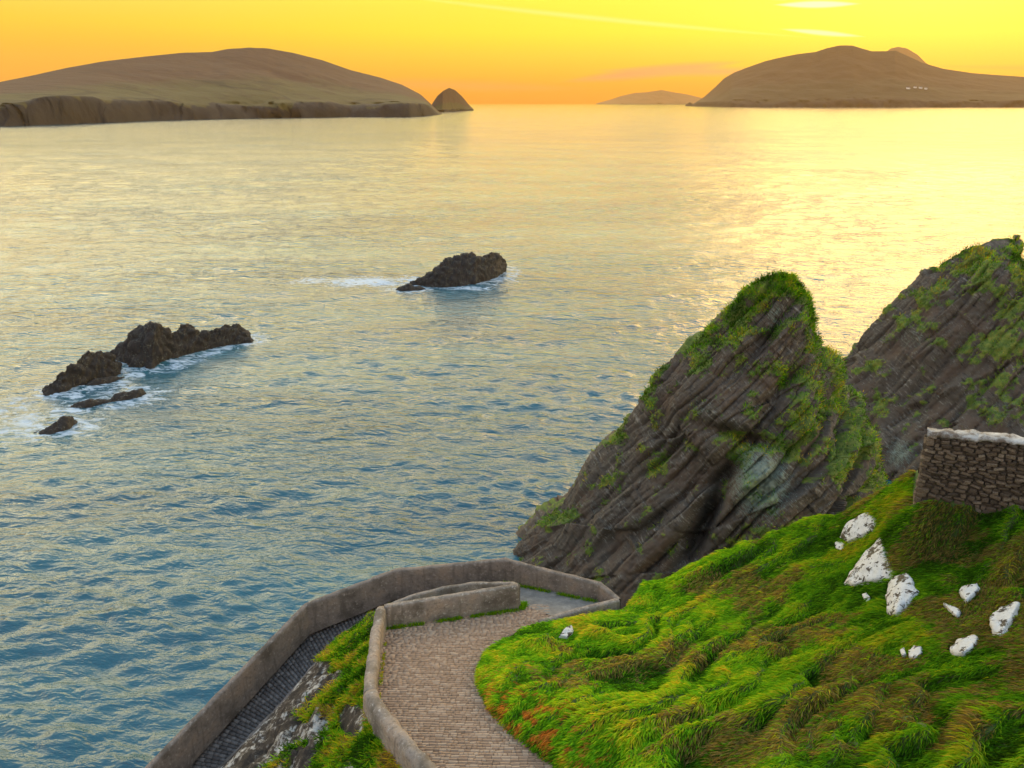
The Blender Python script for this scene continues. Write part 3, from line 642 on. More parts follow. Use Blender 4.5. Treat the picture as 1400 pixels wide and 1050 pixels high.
# ------------------------------------------------------------------ white rock outcrops on the hill
OUT = [
 ([(1155,800),(1172,772),(1192,752),(1207,734),(1214,758),(1224,776),(1226,792),(1205,796),(1186,800),(1170,804)], 'large whitewashed triangular rock in the grass below the stone wall', .35),
 ([(1212,818),(1216,800),(1230,790),(1243,786),(1250,800),(1258,813),(1242,830),(1230,848),(1217,842)], 'whitewashed diamond-shaped rock just right of and below the triangular one', .35),
 ([(1150,735),(1160,718),(1176,708),(1188,702),(1200,712),(1198,726),(1180,734),(1162,743)], 'jagged white rock near the crest, above left of the triangular one', .25),
 ([(1143,744),(1150,741),(1158,748),(1152,755),(1144,751)], 'tiny white rock at the lower left foot of the jagged crest rock', .15),
 ([(1180,815),(1186,812),(1192,820),(1187,828)], 'tiny white stone under the large triangular rock', .12),
 ([(1312,812),(1316,806),(1336,800),(1341,808),(1330,820),(1322,826)], 'small clean white rock with a square outline, right of the diamond one', .2),
 ([(1291,828),(1300,830),(1316,838),(1310,846),(1302,840)], 'thin white sliver of rock below left of the square one', .12),
 ([(1355,852),(1370,838),(1392,826),(1398,832),(1384,856),(1372,874),(1360,872)], 'tall pale rock with a dark crack at the right edge of the picture', .3),
 ([(1300,890),(1312,878),(1325,876),(1335,872),(1342,876),(1332,892),(1318,900),(1304,898)], 'white rock streaked with dark moss, lowest one near the right edge', .2),
 ([(1232,892),(1238,888),(1240,898),(1236,901)], 'white pebble-sized rock left of the low round one', .1),
 ([(1244,894),(1252,887),(1262,888),(1262,898),(1252,904),(1245,902)], 'small round white rock among brown grass', .15),
 ([(764,872),(772,862),(781,857),(784,864),(776,874)], 'small white rock in bright grass beside the short parapet', .15),
]
xx0, yy0 = np.meshgrid(np.arange(-2, 20, .06), np.arange(6, 36, .06)); z00 = hill_z(xx0, yy0, False)[0]; HV0 = np.stack([xx0, yy0, z00], -1)
def hit(px, py, near=None):                         # where the line of sight meets the smooth hill
    Ds = np.arange(8, 36, .02); a, b = ab(py); x = (px - 700) / F * Ds; y = b * Ds; z = CAMZ - a * Ds
    i = np.clip(((y - 6) / .06).astype(int), 0, z00.shape[0] - 1); j = np.clip(((x + 2) / .06).astype(int), 0, z00.shape[1] - 1)
    k = np.flatnonzero(z < z00[i, j])
    if len(k) == 0: return None
    p = np.array([x[k[0]], y[k[0]], z[k[0]]])
    return p if near is None or np.linalg.norm(p - near) < 3.0 else None
OC = []
for pl, lab, th in OUT:
    c = hit(np.mean([p[0] for p in pl]), np.mean([p[1] for p in pl])); d_ = np.linalg.norm(c - [0, 0, CAMZ])
    OC.append(c); w_ = max(max(p[0] for p in pl) - min(p[0] for p in pl), max(p[1] for p in pl) - min(p[1] for p in pl)) / F * d_; FLATS.append((c[0], c[1], .35 + w_ * .62))
gx = np.arange(-2.0, 25.0, .13); gy = np.arange(2.0, 46.0, .16)
GX, GY = np.meshgrid(gx, gy); HZ, HSD = hill_z(GX, GY)
HZ = np.maximum(HZ, -3)
HV = np.stack([GX, GY, HZ], -1)
hm = mesh_np('hillside', HV.reshape(-1, 3), grid_faces(len(gy), len(gx)))
# drop the faces well to the left of the path edge, they lie under the path
bm = bmesh.new(); bm.from_mesh(hm); sdv = HSD.ravel(); bm.verts.ensure_lookup_table()
bmesh.ops.delete(bm, geom=[v for v in bm.verts if sdv[v.index] < -.5], context='VERTS'); bm.to_mesh(hm); bm.free()
hill = obj('hillside', hm, M_TURF); hill['kind'] = 'structure'

foot = []
for (pl, lab, th), c in zip(OUT, OC):
    cxp = np.mean([p[0] for p in pl]); cyp = np.mean([p[1] for p in pl]); 
    e = .6; gxx = (hill_z(np.array(c[0] + e), np.array(c[1]), False)[0] - hill_z(np.array(c[0] - e), np.array(c[1]), False)[0]) / (2 * e)
    gyy = (hill_z(np.array(c[0]), np.array(c[1] + e), False)[0] - hill_z(np.array(c[0]), np.array(c[1] - e), False)[0]) / (2 * e)
    nrm = Vector((-gxx, -gyy, 1)).normalized(); tocam = (Vector((0, 0, CAMZ)) - Vector(c)).normalized(); n_ = (nrm * .6 + tocam * .6).normalized()
    c = Vector(c) + n_ * .16
    P3 = []
    for (a, b) in pl:
        h_ = hit(a, b, np.array(c))
        if h_ is None:
            d = Vector(PD(a, b, 1.0)) - Vector((0, 0, CAMZ)); o_ = Vector((0, 0, CAMZ)); h_ = o_ + d * ((c - o_).dot(n_) / d.dot(n_))
        P3.append(Vector(h_) + n_ * .05)
    ctr = sum(P3, Vector()) / len(P3); bm = bmesh.new()
    for p in P3:
        bm.verts.new(p - ctr); bm.verts.new((p - ctr) * .88 + n_ * (.03 + th * random.uniform(.15, .6))); bm.verts.new((p - ctr) * 1.25 - n_ * .8 - Vector((0, 0, .3)))
    bm.verts.new((P3[0] - ctr) * .3 + n_ * (th * .7))
    bmesh.ops.convex_hull(bm, input=bm.verts[:]); bmesh.ops.delete(bm, geom=[v for v in bm.verts if not v.link_faces], context='VERTS')
    bmesh.ops.triangulate(bm, faces=bm.faces[:]); bmesh.ops.subdivide_edges(bm, edges=bm.edges[:], cuts=5, use_grid_fill=True)
    W = np.array([v.co[:] for v in bm.verts]) + np.array(ctr)
    dd = .07 * np.abs(pn(W[:, 0] * 2.2, W[:, 1] * 2.2, W[:, 2] * 2.2, 90)) + .05 * pn(W[:, 0] * 6, W[:, 1] * 6, W[:, 2] * 6, 91)
    bm.normal_update()
    for v, q in zip(bm.verts, dd): v.co = v.co + v.normal * float(q) * min(1, th * 3.5)
    me = bpy.data.meshes.new('rock_outcrop'); bm.to_mesh(me); bm.free(); me.shade_smooth() if hasattr(me, 'shade_smooth') else None
    o = obj('rock_outcrop', me, M_WHITE, loc=ctr); tag(o, lab, 'rock', 'white rocks showing through the hillside grass')
    foot.append(np.array([[p[0], p[1]] for p in pl], float))
def in_poly(px, py, pl):
    ins = np.zeros(px.shape, bool)
    for (x1, y1), (x2, y2) in zip(pl, np.roll(pl, -1, 0)):
        c = ((y1 > py) != (y2 > py)) & (px < (x2 - x1) * (py - y1) / (y2 - y1 + 1e-9) + x1); ins ^= c
    return ins

# ------------------------------------------------------------------ rubble stone wall at the right
WA = PD(1252, 692, 24.1); WB = PD(1400, 699, 22.8); wd = np.array([WB[0] - WA[0], WB[1] - WA[1]]); wd /= np.linalg.norm(wd)
wn_ = np.array([wd[1], -wd[0]])                      # towards the camera
if wn_[1] > 0: wn_ = -wn_
TOPL = PY(1262, 590, WA[1] + .1)[2]; TOPR = PY(1400, 604, WB[1] + .1)[2]; slope_t = (TOPR - TOPL) / np.hypot(*(WB - WA)[:2])
WLEN, WT = 8.5, .45
root = empty('stone_wall', (WA[0], WA[1], WA[2])); tag(root, 'ruined rubble stone wall with a pale limewashed top at the right edge of the hill', 'wall')
ORI = np.array([WA[0], WA[1], WA[2]])
def wl_pt(s, t, z): return np.array([wd[0] * s - wn_[0] * t, wd[1] * s - wn_[1] * t, z])   # s along, t into the wall, z above the wall's foot
topz = lambda s: TOPL - WA[2] + slope_t * s
V = []; ns, ntk = 40, 2
pf = [wl_pt(0, .06, -1.2), wl_pt(WLEN, .06, -1.2), wl_pt(WLEN, .06, topz(WLEN) - .12), wl_pt(0, .06, topz(0) - .12), wl_pt(0, WT, -1.2), wl_pt(WLEN, WT, -1.2), wl_pt(WLEN, WT, topz(WLEN) - .12), wl_pt(0, WT, topz(0) - .12)]
me = bpy.data.meshes.new('core'); me.from_pydata([tuple(p) for p in pf], [], [(0, 1, 2, 3), (5, 4, 7, 6), (4, 0, 3, 7), (1, 5, 6, 2), (3, 2, 6, 7)])
obj('core', me, M_MORTAR, root)
def stone_proto(seed, name='stone'):
    rg = random.Random(seed); bm = bmesh.new()
    for sx_ in (-1, 1):
        for sz in (-1, 1):
            bm.verts.new((sx_ * rg.uniform(.40, .5), .5, sz * rg.uniform(.38, .5))); bm.verts.new((sx_ * rg.uniform(.30, .44), -rg.uniform(.25, .5), sz * rg.uniform(.26, .44)))
    for q in range(4): bm.verts.new((rg.uniform(-.45, .45), -rg.uniform(.1, .5), rg.choice((-1, 1)) * rg.uniform(.3, .48)))
    bmesh.ops.convex_hull(bm, input=bm.verts[:]); bmesh.ops.delete(bm, geom=[v for v in bm.verts if not v.link_faces], context='VERTS')
    me = bpy.data.meshes.new(name); bm.to_mesh(me); bm.free(); me.materials.append(M_RUBBLE); return me
SP_ = [stone_proto(i) for i in range(9)]
stones = []; zrow = -.45
while zrow < 3.2:
    rh = random.uniform(.07, .14); s = -.05
    while s < WLEN:
        l = random.uniform(.12, .34)
        if zrow + rh < topz(s) - .06: stones.append((s + l / 2, zrow + rh / 2, l, rh, 0))
        s += l + .012
    zrow += rh + .008
zrow = -.45
while zrow < 3.2:                                     # the end face
    rh = random.uniform(.13, .22); t = 0
    while t < WT - .05:
        l = random.uniform(.2, .36)
        if zrow + rh < topz(0) - .06: stones.append((t + l / 2, zrow + rh / 2, l, rh, 1))
        t += l + .012
    zrow += rh + .008
ang = math.atan2(wd[1], wd[0])
def stone_tf(st):
    a, z, l, h, face = st
    if face == 0: p = wl_pt(a, .04, z); rz = ang
    else: p = wl_pt(.0, a, z); rz = ang - math.pi / 2
    return p, rz, (l, random.uniform(.14, .24), h)
vis = [s for s in stones if (s[4] == 1 and s[1] > -.1) or (s[4] == 0 and s[0] < 3.4 and s[1] > -.12)]
vis.sort(key=lambda s: -s[2] * s[3]); vis_set = set(map(id, vis[:295])); protoV = [np.array([v.co[:] for v in m_.vertices]) for m_ in SP_]
bmr = bmesh.new()
for st in stones:
    p, rz, sc = stone_tf(st); k = random.randrange(9); rr = (random.uniform(-.12, .12), random.uniform(-.3, .3), rz + random.uniform(-.12, .12)); p = p + np.array([0, 0, random.uniform(-.03, .03)])
    if id(st) in vis_set:
        o = bpy.data.objects.new('stone', SP_[k]); COL.objects.link(o); o.parent = root; o.location = p; o.rotation_euler = rr; o.scale = sc
    else:
        from mathutils import Euler
        M_ = Matrix.LocRotScale(Vector(p), Euler(rr), Vector(sc)); n0 = len(bmr.verts); bmr.from_mesh(SP_[k]); bmr.verts.ensure_lookup_table()
        for v in bmr.verts[n0:]: v.co = M_ @ v.co
me = bpy.data.meshes.new('rest_of_stones'); bmr.to_mesh(me); bmr.free(); o = obj('stonework', me, M_RUBBLE, root); o['kind'] = 'stuff'
n = 120; ss = np.linspace(-.06, WLEN, n); prof = [(-.02, -.10), (-.03, -.05), (.02, .0), (.2, .02), (.45, .01), (WT + .02, .0), (WT + .03, -.10)]
V = np.array([[wl_pt(s, t, topz(s) + z) for (t, z) in prof] for s in ss]); q = fbm(V[..., 0] * 4 + 3, V[..., 1] * 4, V[..., 2] * 4, 4, 77)
V[..., 2] += .10 * q; V[..., 1] += .05 * fbm(V[..., 0] * 5, V[..., 1] * 5, V[..., 2] * 5 + 9, 3, 78)
Fc = grid_faces(n, len(prof)); me = mesh_np('coping', V.reshape(-1, 3), Fc)
bm = bmesh.new(); bm.from_mesh(me); bmesh.ops.holes_fill(bm, edges=[e for e in bm.edges if e.is_boundary]); bmesh.ops.recalc_face_normals(bm, faces=bm.faces[:]); bm.to_mesh(me); bm.free()
obj('coping', me, M_CAP, root)

# ------------------------------------------------------------------ parapets
def miter(pl):
    pl = np.array(pl, float); n = len(pl); out_ = []
    for i in range(n):
        d1 = pl[i, :2] - pl[i - 1, :2] if i > 0 else pl[1, :2] - pl[0, :2]; d2 = pl[i + 1, :2] - pl[i, :2] if i < n - 1 else pl[-1, :2] - pl[-2, :2]
        d1 = d1 / np.linalg.norm(d1); d2 = d2 / np.linalg.norm(d2); n1 = np.array([-d1[1], d1[0]]); n2 = np.array([-d2[1], d2[0]]); mm = n1 + n2; mm /= np.linalg.norm(mm)
        out_.append(mm / max(.45, mm @ n1))
    return np.array(out_)
def parapet(root, pl, heights, thick, mat, rough=.02, rnd=.05, seed=0, closed_ends=(True, True)):
    """pl: points along the middle of the wall's top; one section per straight run, the runs meet on mitred faces"""
    pl = np.array(pl, float); mi = miter(pl); r0 = np.array(root.location); H = np.array(heights, float) if np.ndim(heights) else np.full(len(pl), float(heights))
    h = thick / 2
    prof = [(-h, -1.0, 1), (-h, -.75, 1), (-h, -.5, 1), (-h, -.25, 1), (-h, -rnd * 1.6, 0), (-h + rnd * .35, -rnd * .6, 0), (-h + rnd, 0, 0), (-h * .33, rnd * .25, 0), (h * .33, rnd * .25, 0), (h - rnd, 0, 0), (h - rnd * .35, -rnd * .6, 0), (h, -rnd * 1.6, 0), (h, -.25, 1), (h, -.5, 1), (h, -.75, 1), (h, -1.0, 1)]
    for i in range(len(pl) - 1):
        L = np.linalg.norm(pl[i + 1] - pl[i]); n = max(2, int(L / .12)); t = np.linspace(0, 1, n)
        C = pl[i] + (pl[i + 1] - pl[i]) * t[:, None]; Mi = mi[i] + (mi[i + 1] - mi[i]) * t[:, None]; Hh = H[i] + (H[i + 1] - H[i]) * t
        V = np.zeros((n, len(prof), 3))
        for j, (o_, z_, f_) in enumerate(prof):
            V[:, j, :2] = C[:, :2] + Mi * o_; V[:, j, 2] = C[:, 2] + (z_ * Hh if f_ else z_)
        nz = fbm(V[..., 0] * 2.5, V[..., 1] * 2.5, V[..., 2] * 2.5, 4, seed) ; dirn = np.zeros_like(V); sg = np.sign(np.array([p[0] for p in prof]))
        V[..., :2] += Mi[:, None, :] * (sg[None, :] * nz * rough)[..., None]; V[..., 2] += np.where(np.array([p[2] for p in prof])[None] == 0, nz * rough, 0)
        base = np.array([C[0, 0], C[0, 1], C[0, 2] - Hh[0]])
        me = mesh_np('wall_section', (V - r0).reshape(-1, 3), grid_faces(n, len(prof)))
        bm = bmesh.new(); bm.from_mesh(me); bm.verts.ensure_lookup_table(); kk = len(prof)
        if i == 0 and closed_ends[0]: bm.faces.new([bm.verts[j] for j in range(kk)])
        if i == len(pl) - 2 and closed_ends[1]: bm.faces.new([bm.verts[(n - 1) * kk + j] for j in range(kk)][::-1])
        bmesh.ops.recalc_face_normals(bm, faces=bm.faces[:]); bm.to_mesh(me); bm.free()
        obj('wall_section', me, mat, root)
OT = [Pd(*q) for q in ((10,1250,22.6),(200,1050,20.75),(418,826,18.75),(540,779,17.75),(690,764,17.0),(820,797,16.92),(846,819,17.08))]
r = empty('parapet_wall', (OT[4][0], OT[4][1], OT[4][2] - 1.1)); tag(r, 'long concrete parapet on the sea side of the lower ramp, bent round the landing', 'wall')
parapet(r, OT, [1.6, 1.5, 1.35, 1.3, 1.35, 1.3, 1.2], .24, M_CONC, .02, .04, 3, (True, False))
parapet(r, [OT[-1], Pd(790,833,17.06), Pd(737,849,17.1)], [1.2, 1.1, 1.0], .24, M_CONC2, .02, .04, 4, (False, True))
# the hairpin: upper ramp's left wall, the front wall, the end, the back wall and the low edge of the lower ramp
IW = []
for (px, py) in ((700,1190),(640,1105),(590,1050),(548,1003),(516,962),(506,944)): IW.append(Pd(px - 1, py, path_drop(Pp(px, py + 20)[1]) - .62))
IW.append(Pd(508,905,15.95)); IW.append(Pd(513,862,16.25)); CORNER = Pd(521,829,16.35)
ENDC = Pd(708,799,16.5)
r = empty('parapet_wall', (CORNER[0], CORNER[1], CORNER[2] - 1.1)); tag(r, 'lichened concrete wall folding back at the hairpin between upper and lower ramps', 'wall')
IWp = IW + [CORNER]
parapet(r, IWp[:6] , [1.0] * 6, .40, M_CONC2, .05, .10, 11, (True, True))
parapet(r, IWp[5:], [1.0, 1.0, 1.05, 1.1], .34, M_CONC2, .03, .07, 12, (True, True))
FW0 = CORNER + np.array([.10, .05, 0])
parapet(r, [FW0, (FW0 + ENDC) / 2, ENDC], 1.15, .22, M_CONC2, .02, .035, 13, (True, True))
BK = [ENDC, Pd(700,796,16.72), Pd(645,796.5,17.3), Pd(605,803,17.65), Pd(563,814,17.9), Pd(536,825,18.15), Pd(500,846,18.75)]
parapet(r, BK, [1.2, 1.5, 1.6, 1.6, 1.6, 1.5, 1.0], .2, M_CONC2, .02, .035, 14, (True, True))
KERB = [Pd(*q) for q in ((500,846,18.9),(470,866,19.3),(440,898,19.85),(380,968,20.7),(305,1046,21.6),(150,1200,23.2))]
rk_ = empty('kerb_wall', tuple(KERB[2] - np.array([0, 0, .3]))); tag(rk_, 'low stone kerb wall between the lower ramp and the grassy bank', 'wall')
parapet(rk_, KERB, .7, .22, M_CONC, .03, .03, 15)

# ------------------------------------------------------------------ path surfaces
LOUT = [Pd(*q) for q in ((10,1250,24.0),(215,1050,22.05),(425,835,20.1),(545,783,19.1),(690,764,18.3))]
LIN = [KERB[5], KERB[4], KERB[3], KERB[2], KERB[1], KERB[0]] + [Pd(536,825,19.0), Pd(605,803,18.6), Pd(645,796.5,18.35), np.array([.25, 25.4, 0])]
LIN = [np.array(p) for p in LIN]
def resample(pl, n):
    pl = np.array(pl, float); d = np.concatenate([[0], np.cumsum(np.linalg.norm(np.diff(pl[:, :2], axis=0), axis=1))]); t = np.linspace(0, d[-1], n)
    return np.stack([np.interp(t, d, pl[:, k]) for k in range(3)], 1)
# corresponding stations of outer and inner edge
KO = [0, 1, 1.5, 2, 2.35, 2.75, 3.3, 4.0]
def at(pl, k): i = min(int(k), len(pl) - 2); return pl[i] + (pl[i + 1] - pl[i]) * (k - i)
STO = [at(np.array(LOUT), k) for k in (0, 1, 1.45, 1.9, 2.1, 2.45, 2.9, 3.35, 3.65, 4.0)]
STI = [LIN[0], LIN[1], LIN[2], LIN[3], LIN[4], LIN[5], LIN[6], LIN[7], LIN[8], LIN[9]]
for i, (a, b) in enumerate(zip(STO, STI)): b[2] = a[2] - .02 if i < 9 else CAMZ - path_drop(b[1])
STO[-1][2] = CAMZ - path_drop(STO[-1][1]) - .01
nst = 130; RO = resample(STO, 400); 
def dens(S):
    S = np.array(S); d = np.arange(len(S)); t = np.linspace(0, len(S) - 1, 1200)
    return np.stack([np.interp(t, d, S[:, k]) for k in range(3)], 1)
DO, DI = dens(STO), dens(STI)
# even steps along the middle
mid = (DO + DI) / 2; dl = np.concatenate([[0], np.cumsum(np.linalg.norm(np.diff(mid, axis=0), axis=1))]); TOT = dl[-1]
def station(s): k = np.interp(s, dl, np.arange(1200)); i = int(min(k, 1198)); f = k - i; return DO[i] * (1 - f) + DO[i + 1] * f, DI[i] * (1 - f) + DI[i + 1] * f
V = []; nrow = 120
for i in range(nrow):
    o_, i_ = station(TOT * i / (nrow - 1))
    for j in range(8): V.append(o_ + (i_ - o_) * (j / 7) + np.array([0, 0, -.05]))
me = mesh_np('lower_path', np.array(V), grid_faces(nrow, 8)); lower = obj('lower_path', me, M_BED); lower['kind'] = 'structure'
UP = [(x, y) for x, y in [(-2.6, 8), *[(p[0] - .1, p[1]) for p in IW[1:]], (CORNER[0], CORNER[1] + .1), (ENDC[0] + .05, ENDC[1] + .05), (.1, 25.5), (OT[4][0], OT[4][1] + .05), (OT[5][0] + .05, OT[5][1]), (OT[6][0] + .1, OT[6][1]), (5.5, 24.6), (5.5, 8)]]
me = bpy.data.meshes.new('path'); me.from_pydata([(x, y, CAMZ - path_drop(y) - .05) for x, y in UP], [], [tuple(range(len(UP)))])
path = obj('path', me, M_BED); path['kind'] = 'structure'
# stone setts: real stones in rows across the ramp
def sett_proto(seed):
    rg = random.Random(seed); j = lambda a: rg.uniform(-a, a); bm = bmesh.new()
    lo = [bm.verts.new((x * (.5 + j(.02)), y * (.5 + j(.03)), -.06)) for x, y in ((-1, -1), (1, -1), (1, 1), (-1, 1))]
    mi_ = [bm.verts.new((v.co.x, v.co.y, -.008 + j(.004))) for v in lo]
    to = [bm.verts.new((v.co.x * .98, v.co.y * .42, .03 + j(.007))) for v in lo]
    for a, b in ((lo, mi_), (mi_, to)):
        for k in range(4): bm.faces.new((a[k], a[(k + 1) % 4], b[(k + 1) % 4], b[k]))
    bm.faces.new(to); me = bpy.data.meshes.new('sett'); bm.to_mesh(me); bm.free()
    t = me.attributes.new('shade', 'FLOAT', 'POINT'); t.data.foreach_set('value', np.full(len(me.vertices), rg.random(), np.float32)); me.materials.append(M_SETT); return me
SETT = [sett_proto(i) for i in range(12)]; sv = [np.array([v.co[:] for v in m_.vertices]) for m_ in SETT]; sf = np.array([p.vertices[:] for p in SETT[0].polygons])
def setts_joined(name, lst, mat, parent):
    VV, FF, SH = [], [], []; n0 = 0
    for (p, ex, ey, l, wdt) in lst:
        b = sv[random.randrange(12)]; ez = np.cross(ex, ey); VV.append(p + b[:, :1] * ex * l + b[:, 1:2] * ey * wdt + b[:, 2:] * ez); FF.append(sf + n0); n0 += len(b); SH.append(np.full(len(b), random.random()))
    me = mesh_np(name, np.vstack(VV), np.vstack(FF), smooth=False, attrs={'shade': np.concatenate(SH)}); o = obj(name, me, mat, parent); o['kind'] = 'stuff'; return o
# upper ramp
WL = np.array([[p[0] + .15, p[1]] for p in IW] + [[CORNER[0] + .1, CORNER[1] + .05]]); y = 13.2; up = []
slp = math.atan(.2); ez = np.array([0, math.sin(slp), math.cos(slp)]); exx = np.array([1., 0, 0]); eyy = np.array([0, math.cos(slp), -math.sin(slp)])
fr_slope = (ENDC[1] - CORNER[1]) / (ENDC[0] - CORNER[0])
while y < 25.0:
    pit = random.uniform(.105, .14)
    x0 = np.interp(y, WL[:, 1], WL[:, 0]) if y < CORNER[1] else CORNER[0] + (y - CORNER[1]) / fr_slope
    x1 = np.interp(y, EDGE[:12, 1], EDGE[:12, 0]) + .35; x = x0 - .1 * random.random()
    while x < x1 and x < 2.2:
        l = random.uniform(.10, .26); wob = .05 * math.sin(x * 1.1 + y * .3) + random.uniform(-.008, .008)
        if x + l < x1 + .1:
            a_ = random.uniform(-.07, .07); e1 = exx * math.cos(a_) + eyy * math.sin(a_); e2 = np.cross(ez, e1)
            up.append((np.array([x + l / 2, y + wob, CAMZ - path_drop(y + wob) + random.uniform(-.012, .012)]), e1, e2, l - .004, pit - .010))
        x += l
    y += pit
up.sort(key=lambda s: -s[3] * s[4] / (s[0][1] ** 2)); inview = [s for s in up if -60 < proj(s[0])[0] < 1460 and proj(s[0])[1] < 1052]; ids = set(map(id, inview[:300]))
for s in up:
    if id(s) in ids:
        p, e1, e2, l, wdt = s; k = random.randrange(12); o = bpy.data.objects.new('sett', SETT[k]); COL.objects.link(o); o.parent = path
        M_ = Matrix(((e1[0] * l, e2[0] * wdt, ez[0], p[0]), (e1[1] * l, e2[1] * wdt, ez[1], p[1]), (e1[2] * l, e2[2] * wdt, ez[2], p[2]), (0, 0, 0, 1))); o.matrix_world = M_
setts_joined('setts', [s for s in up if id(s) not in ids], M_SETT, path)
# lower ramp
s = .1; lowl = []
while s < TOT - 1.5:
    o_, i_ = station(s); d = i_ - o_; Lr = np.linalg.norm(d); e1 = d / Lr; o2, i2 = station(s + .1); fw = (o2 + i2) / 2 - (o_ + i_) / 2; e2 = fw - e1 * (fw @ e1); e2 /= np.linalg.norm(e2)
    if np.cross(e1, e2)[2] < 0: e1c = -e1
    else: e1c = e1
    x = .03
    while x < Lr - .1:
        l = random.uniform(.16, .34)
        po, pi_ = station(s + .075); wloc = .15 * (np.linalg.norm((o2 - o_) * (1 - x / Lr) + (i2 - i_) * (x / Lr)) / max(np.linalg.norm(fw), 1e-6))
        lowl.append((o_ + e1 * (x + l / 2) + np.array([0, 0, random.uniform(-.005, .008)]), e1c, e2, l - .012, max(.06, min(.3, wloc) - .018))); x += l
    s += .15
setts_joined('setts', lowl, M_SETT2, lower)
# plain landing between the ramps
PLt = [(ENDC[0] + .15, ENDC[1] + .25), (.1, 25.6), (OT[4][0] + .2, OT[4][1] - .1), (OT[5][0] - .1, OT[5][1] - .12), (OT[6][0] - .1, OT[6][1] - .05), (1.4, 24.15)]
me = bpy.data.meshes.new('landing'); me.from_pydata([(x, y, CAMZ - path_drop(y) + .03) for x, y in PLt], [], [tuple(range(len(PLt)))]); o = obj('landing', me, M_PLAT); o['kind'] = 'structure'
# ground inside the hairpin
HP = [CORNER, ENDC, BK[2], BK[3], BK[5]]; me = bpy.data.meshes.new('hairpin_ground'); me.from_pydata([(p[0], p[1], p[2] - .9) for p in HP], [], [tuple(range(5))]); o = obj('hairpin_ground', me, M_TURF); o['kind'] = 'structure'

# ------------------------------------------------------------------ the bank between the ramps, and the cliff under the parapet
BA = resample([IW[0], IW[1], IW[2], IW[3], IW[4], IW[6], IW[7], CORNER], 200); BB = resample([KERB[5], KERB[4], KERB[3], KERB[2], KERB[1], KERB[0], BK[5]], 200)
BB2 = BB.copy(); off = np.array([.1, -.04]); t = np.linspace(0, 1, 70)[None, :]
AX = BA[:, None, :] * t[..., None] + BB2[:, None, :] * (1 - t[..., None])
zA = BA[:, None, 2] - .75; zB = BB2[:, None, 2] - .08; sh = t ** .75
AX[..., 2] = zB + (zA - zB) * sh 
nzb = fbm(AX[..., 0] * .9, AX[..., 1] * .9, AX[..., 2] * .9, 4, 55); rr_ = np.abs(pn(AX[..., 0] * 2.2, AX[..., 1] * 2.2, AX[..., 2] * 1.2, 56))
wdB = np.linalg.norm(BA[:, :2] - BB2[:, :2], axis=1)[:, None]; win = np.sin(t * math.pi) ** .6 * np.clip((wdB - .5) / 3, 0, 1)
AX[..., 2] += (nzb * .45 + rr_ * .35) * win
px_, py_, _ = proj(AX)
rocky = sst(.64, .46, t + .38 * fbm(AX[..., 0] * 1.1, AX[..., 1] * 1.1, 0, 4, 57)) * sst(880, 930, py_)
rocky = np.maximum(rocky, .75 * np.exp(-(((px_ - 485) / 30) ** 2 + ((py_ - 985) / 34) ** 2)))
me = mesh_np('bank', AX.reshape(-1, 3), grid_faces(200, 70), attrs={'rocky': rocky.ravel()}); bank = obj('bank', me, M_BANK); bank['kind'] = 'structure'
CO = resample(OT, 260); c = CO[:, None, :]; dO = np.gradient(CO, axis=0)[:, :2]; dO /= np.linalg.norm(dO, axis=1, keepdims=True); nO = np.stack([-dO[:, 1], dO[:, 0]], 1)
t = np.linspace(0, 1, 90)[None, :]; z0 = CO[:, 2:3] - 1.25; Z = z0 + (-2 - z0) * t; ofs = .06 + 7 * t ** 1.15
CV = np.stack([CO[:, 0:1] + nO[:, 0:1] * ofs, CO[:, 1:2] + nO[:, 1:2] * ofs, Z], -1); dsp = (strata(CV, 303) * .9 + 1.2 * fbm(CV[..., 0] * .2, CV[..., 1] * .2, CV[..., 2] * .2, 3, 304)) * sst(0, .12, t)
CV[..., 0] += nO[:, 0:1] * dsp; CV[..., 1] += nO[:, 1:2] * dsp
me = mesh_np('cliff', CV.reshape(-1, 3), grid_faces(260, 90)); o = obj('cliff', me, M_CLIFF); o['kind'] = 'structure'

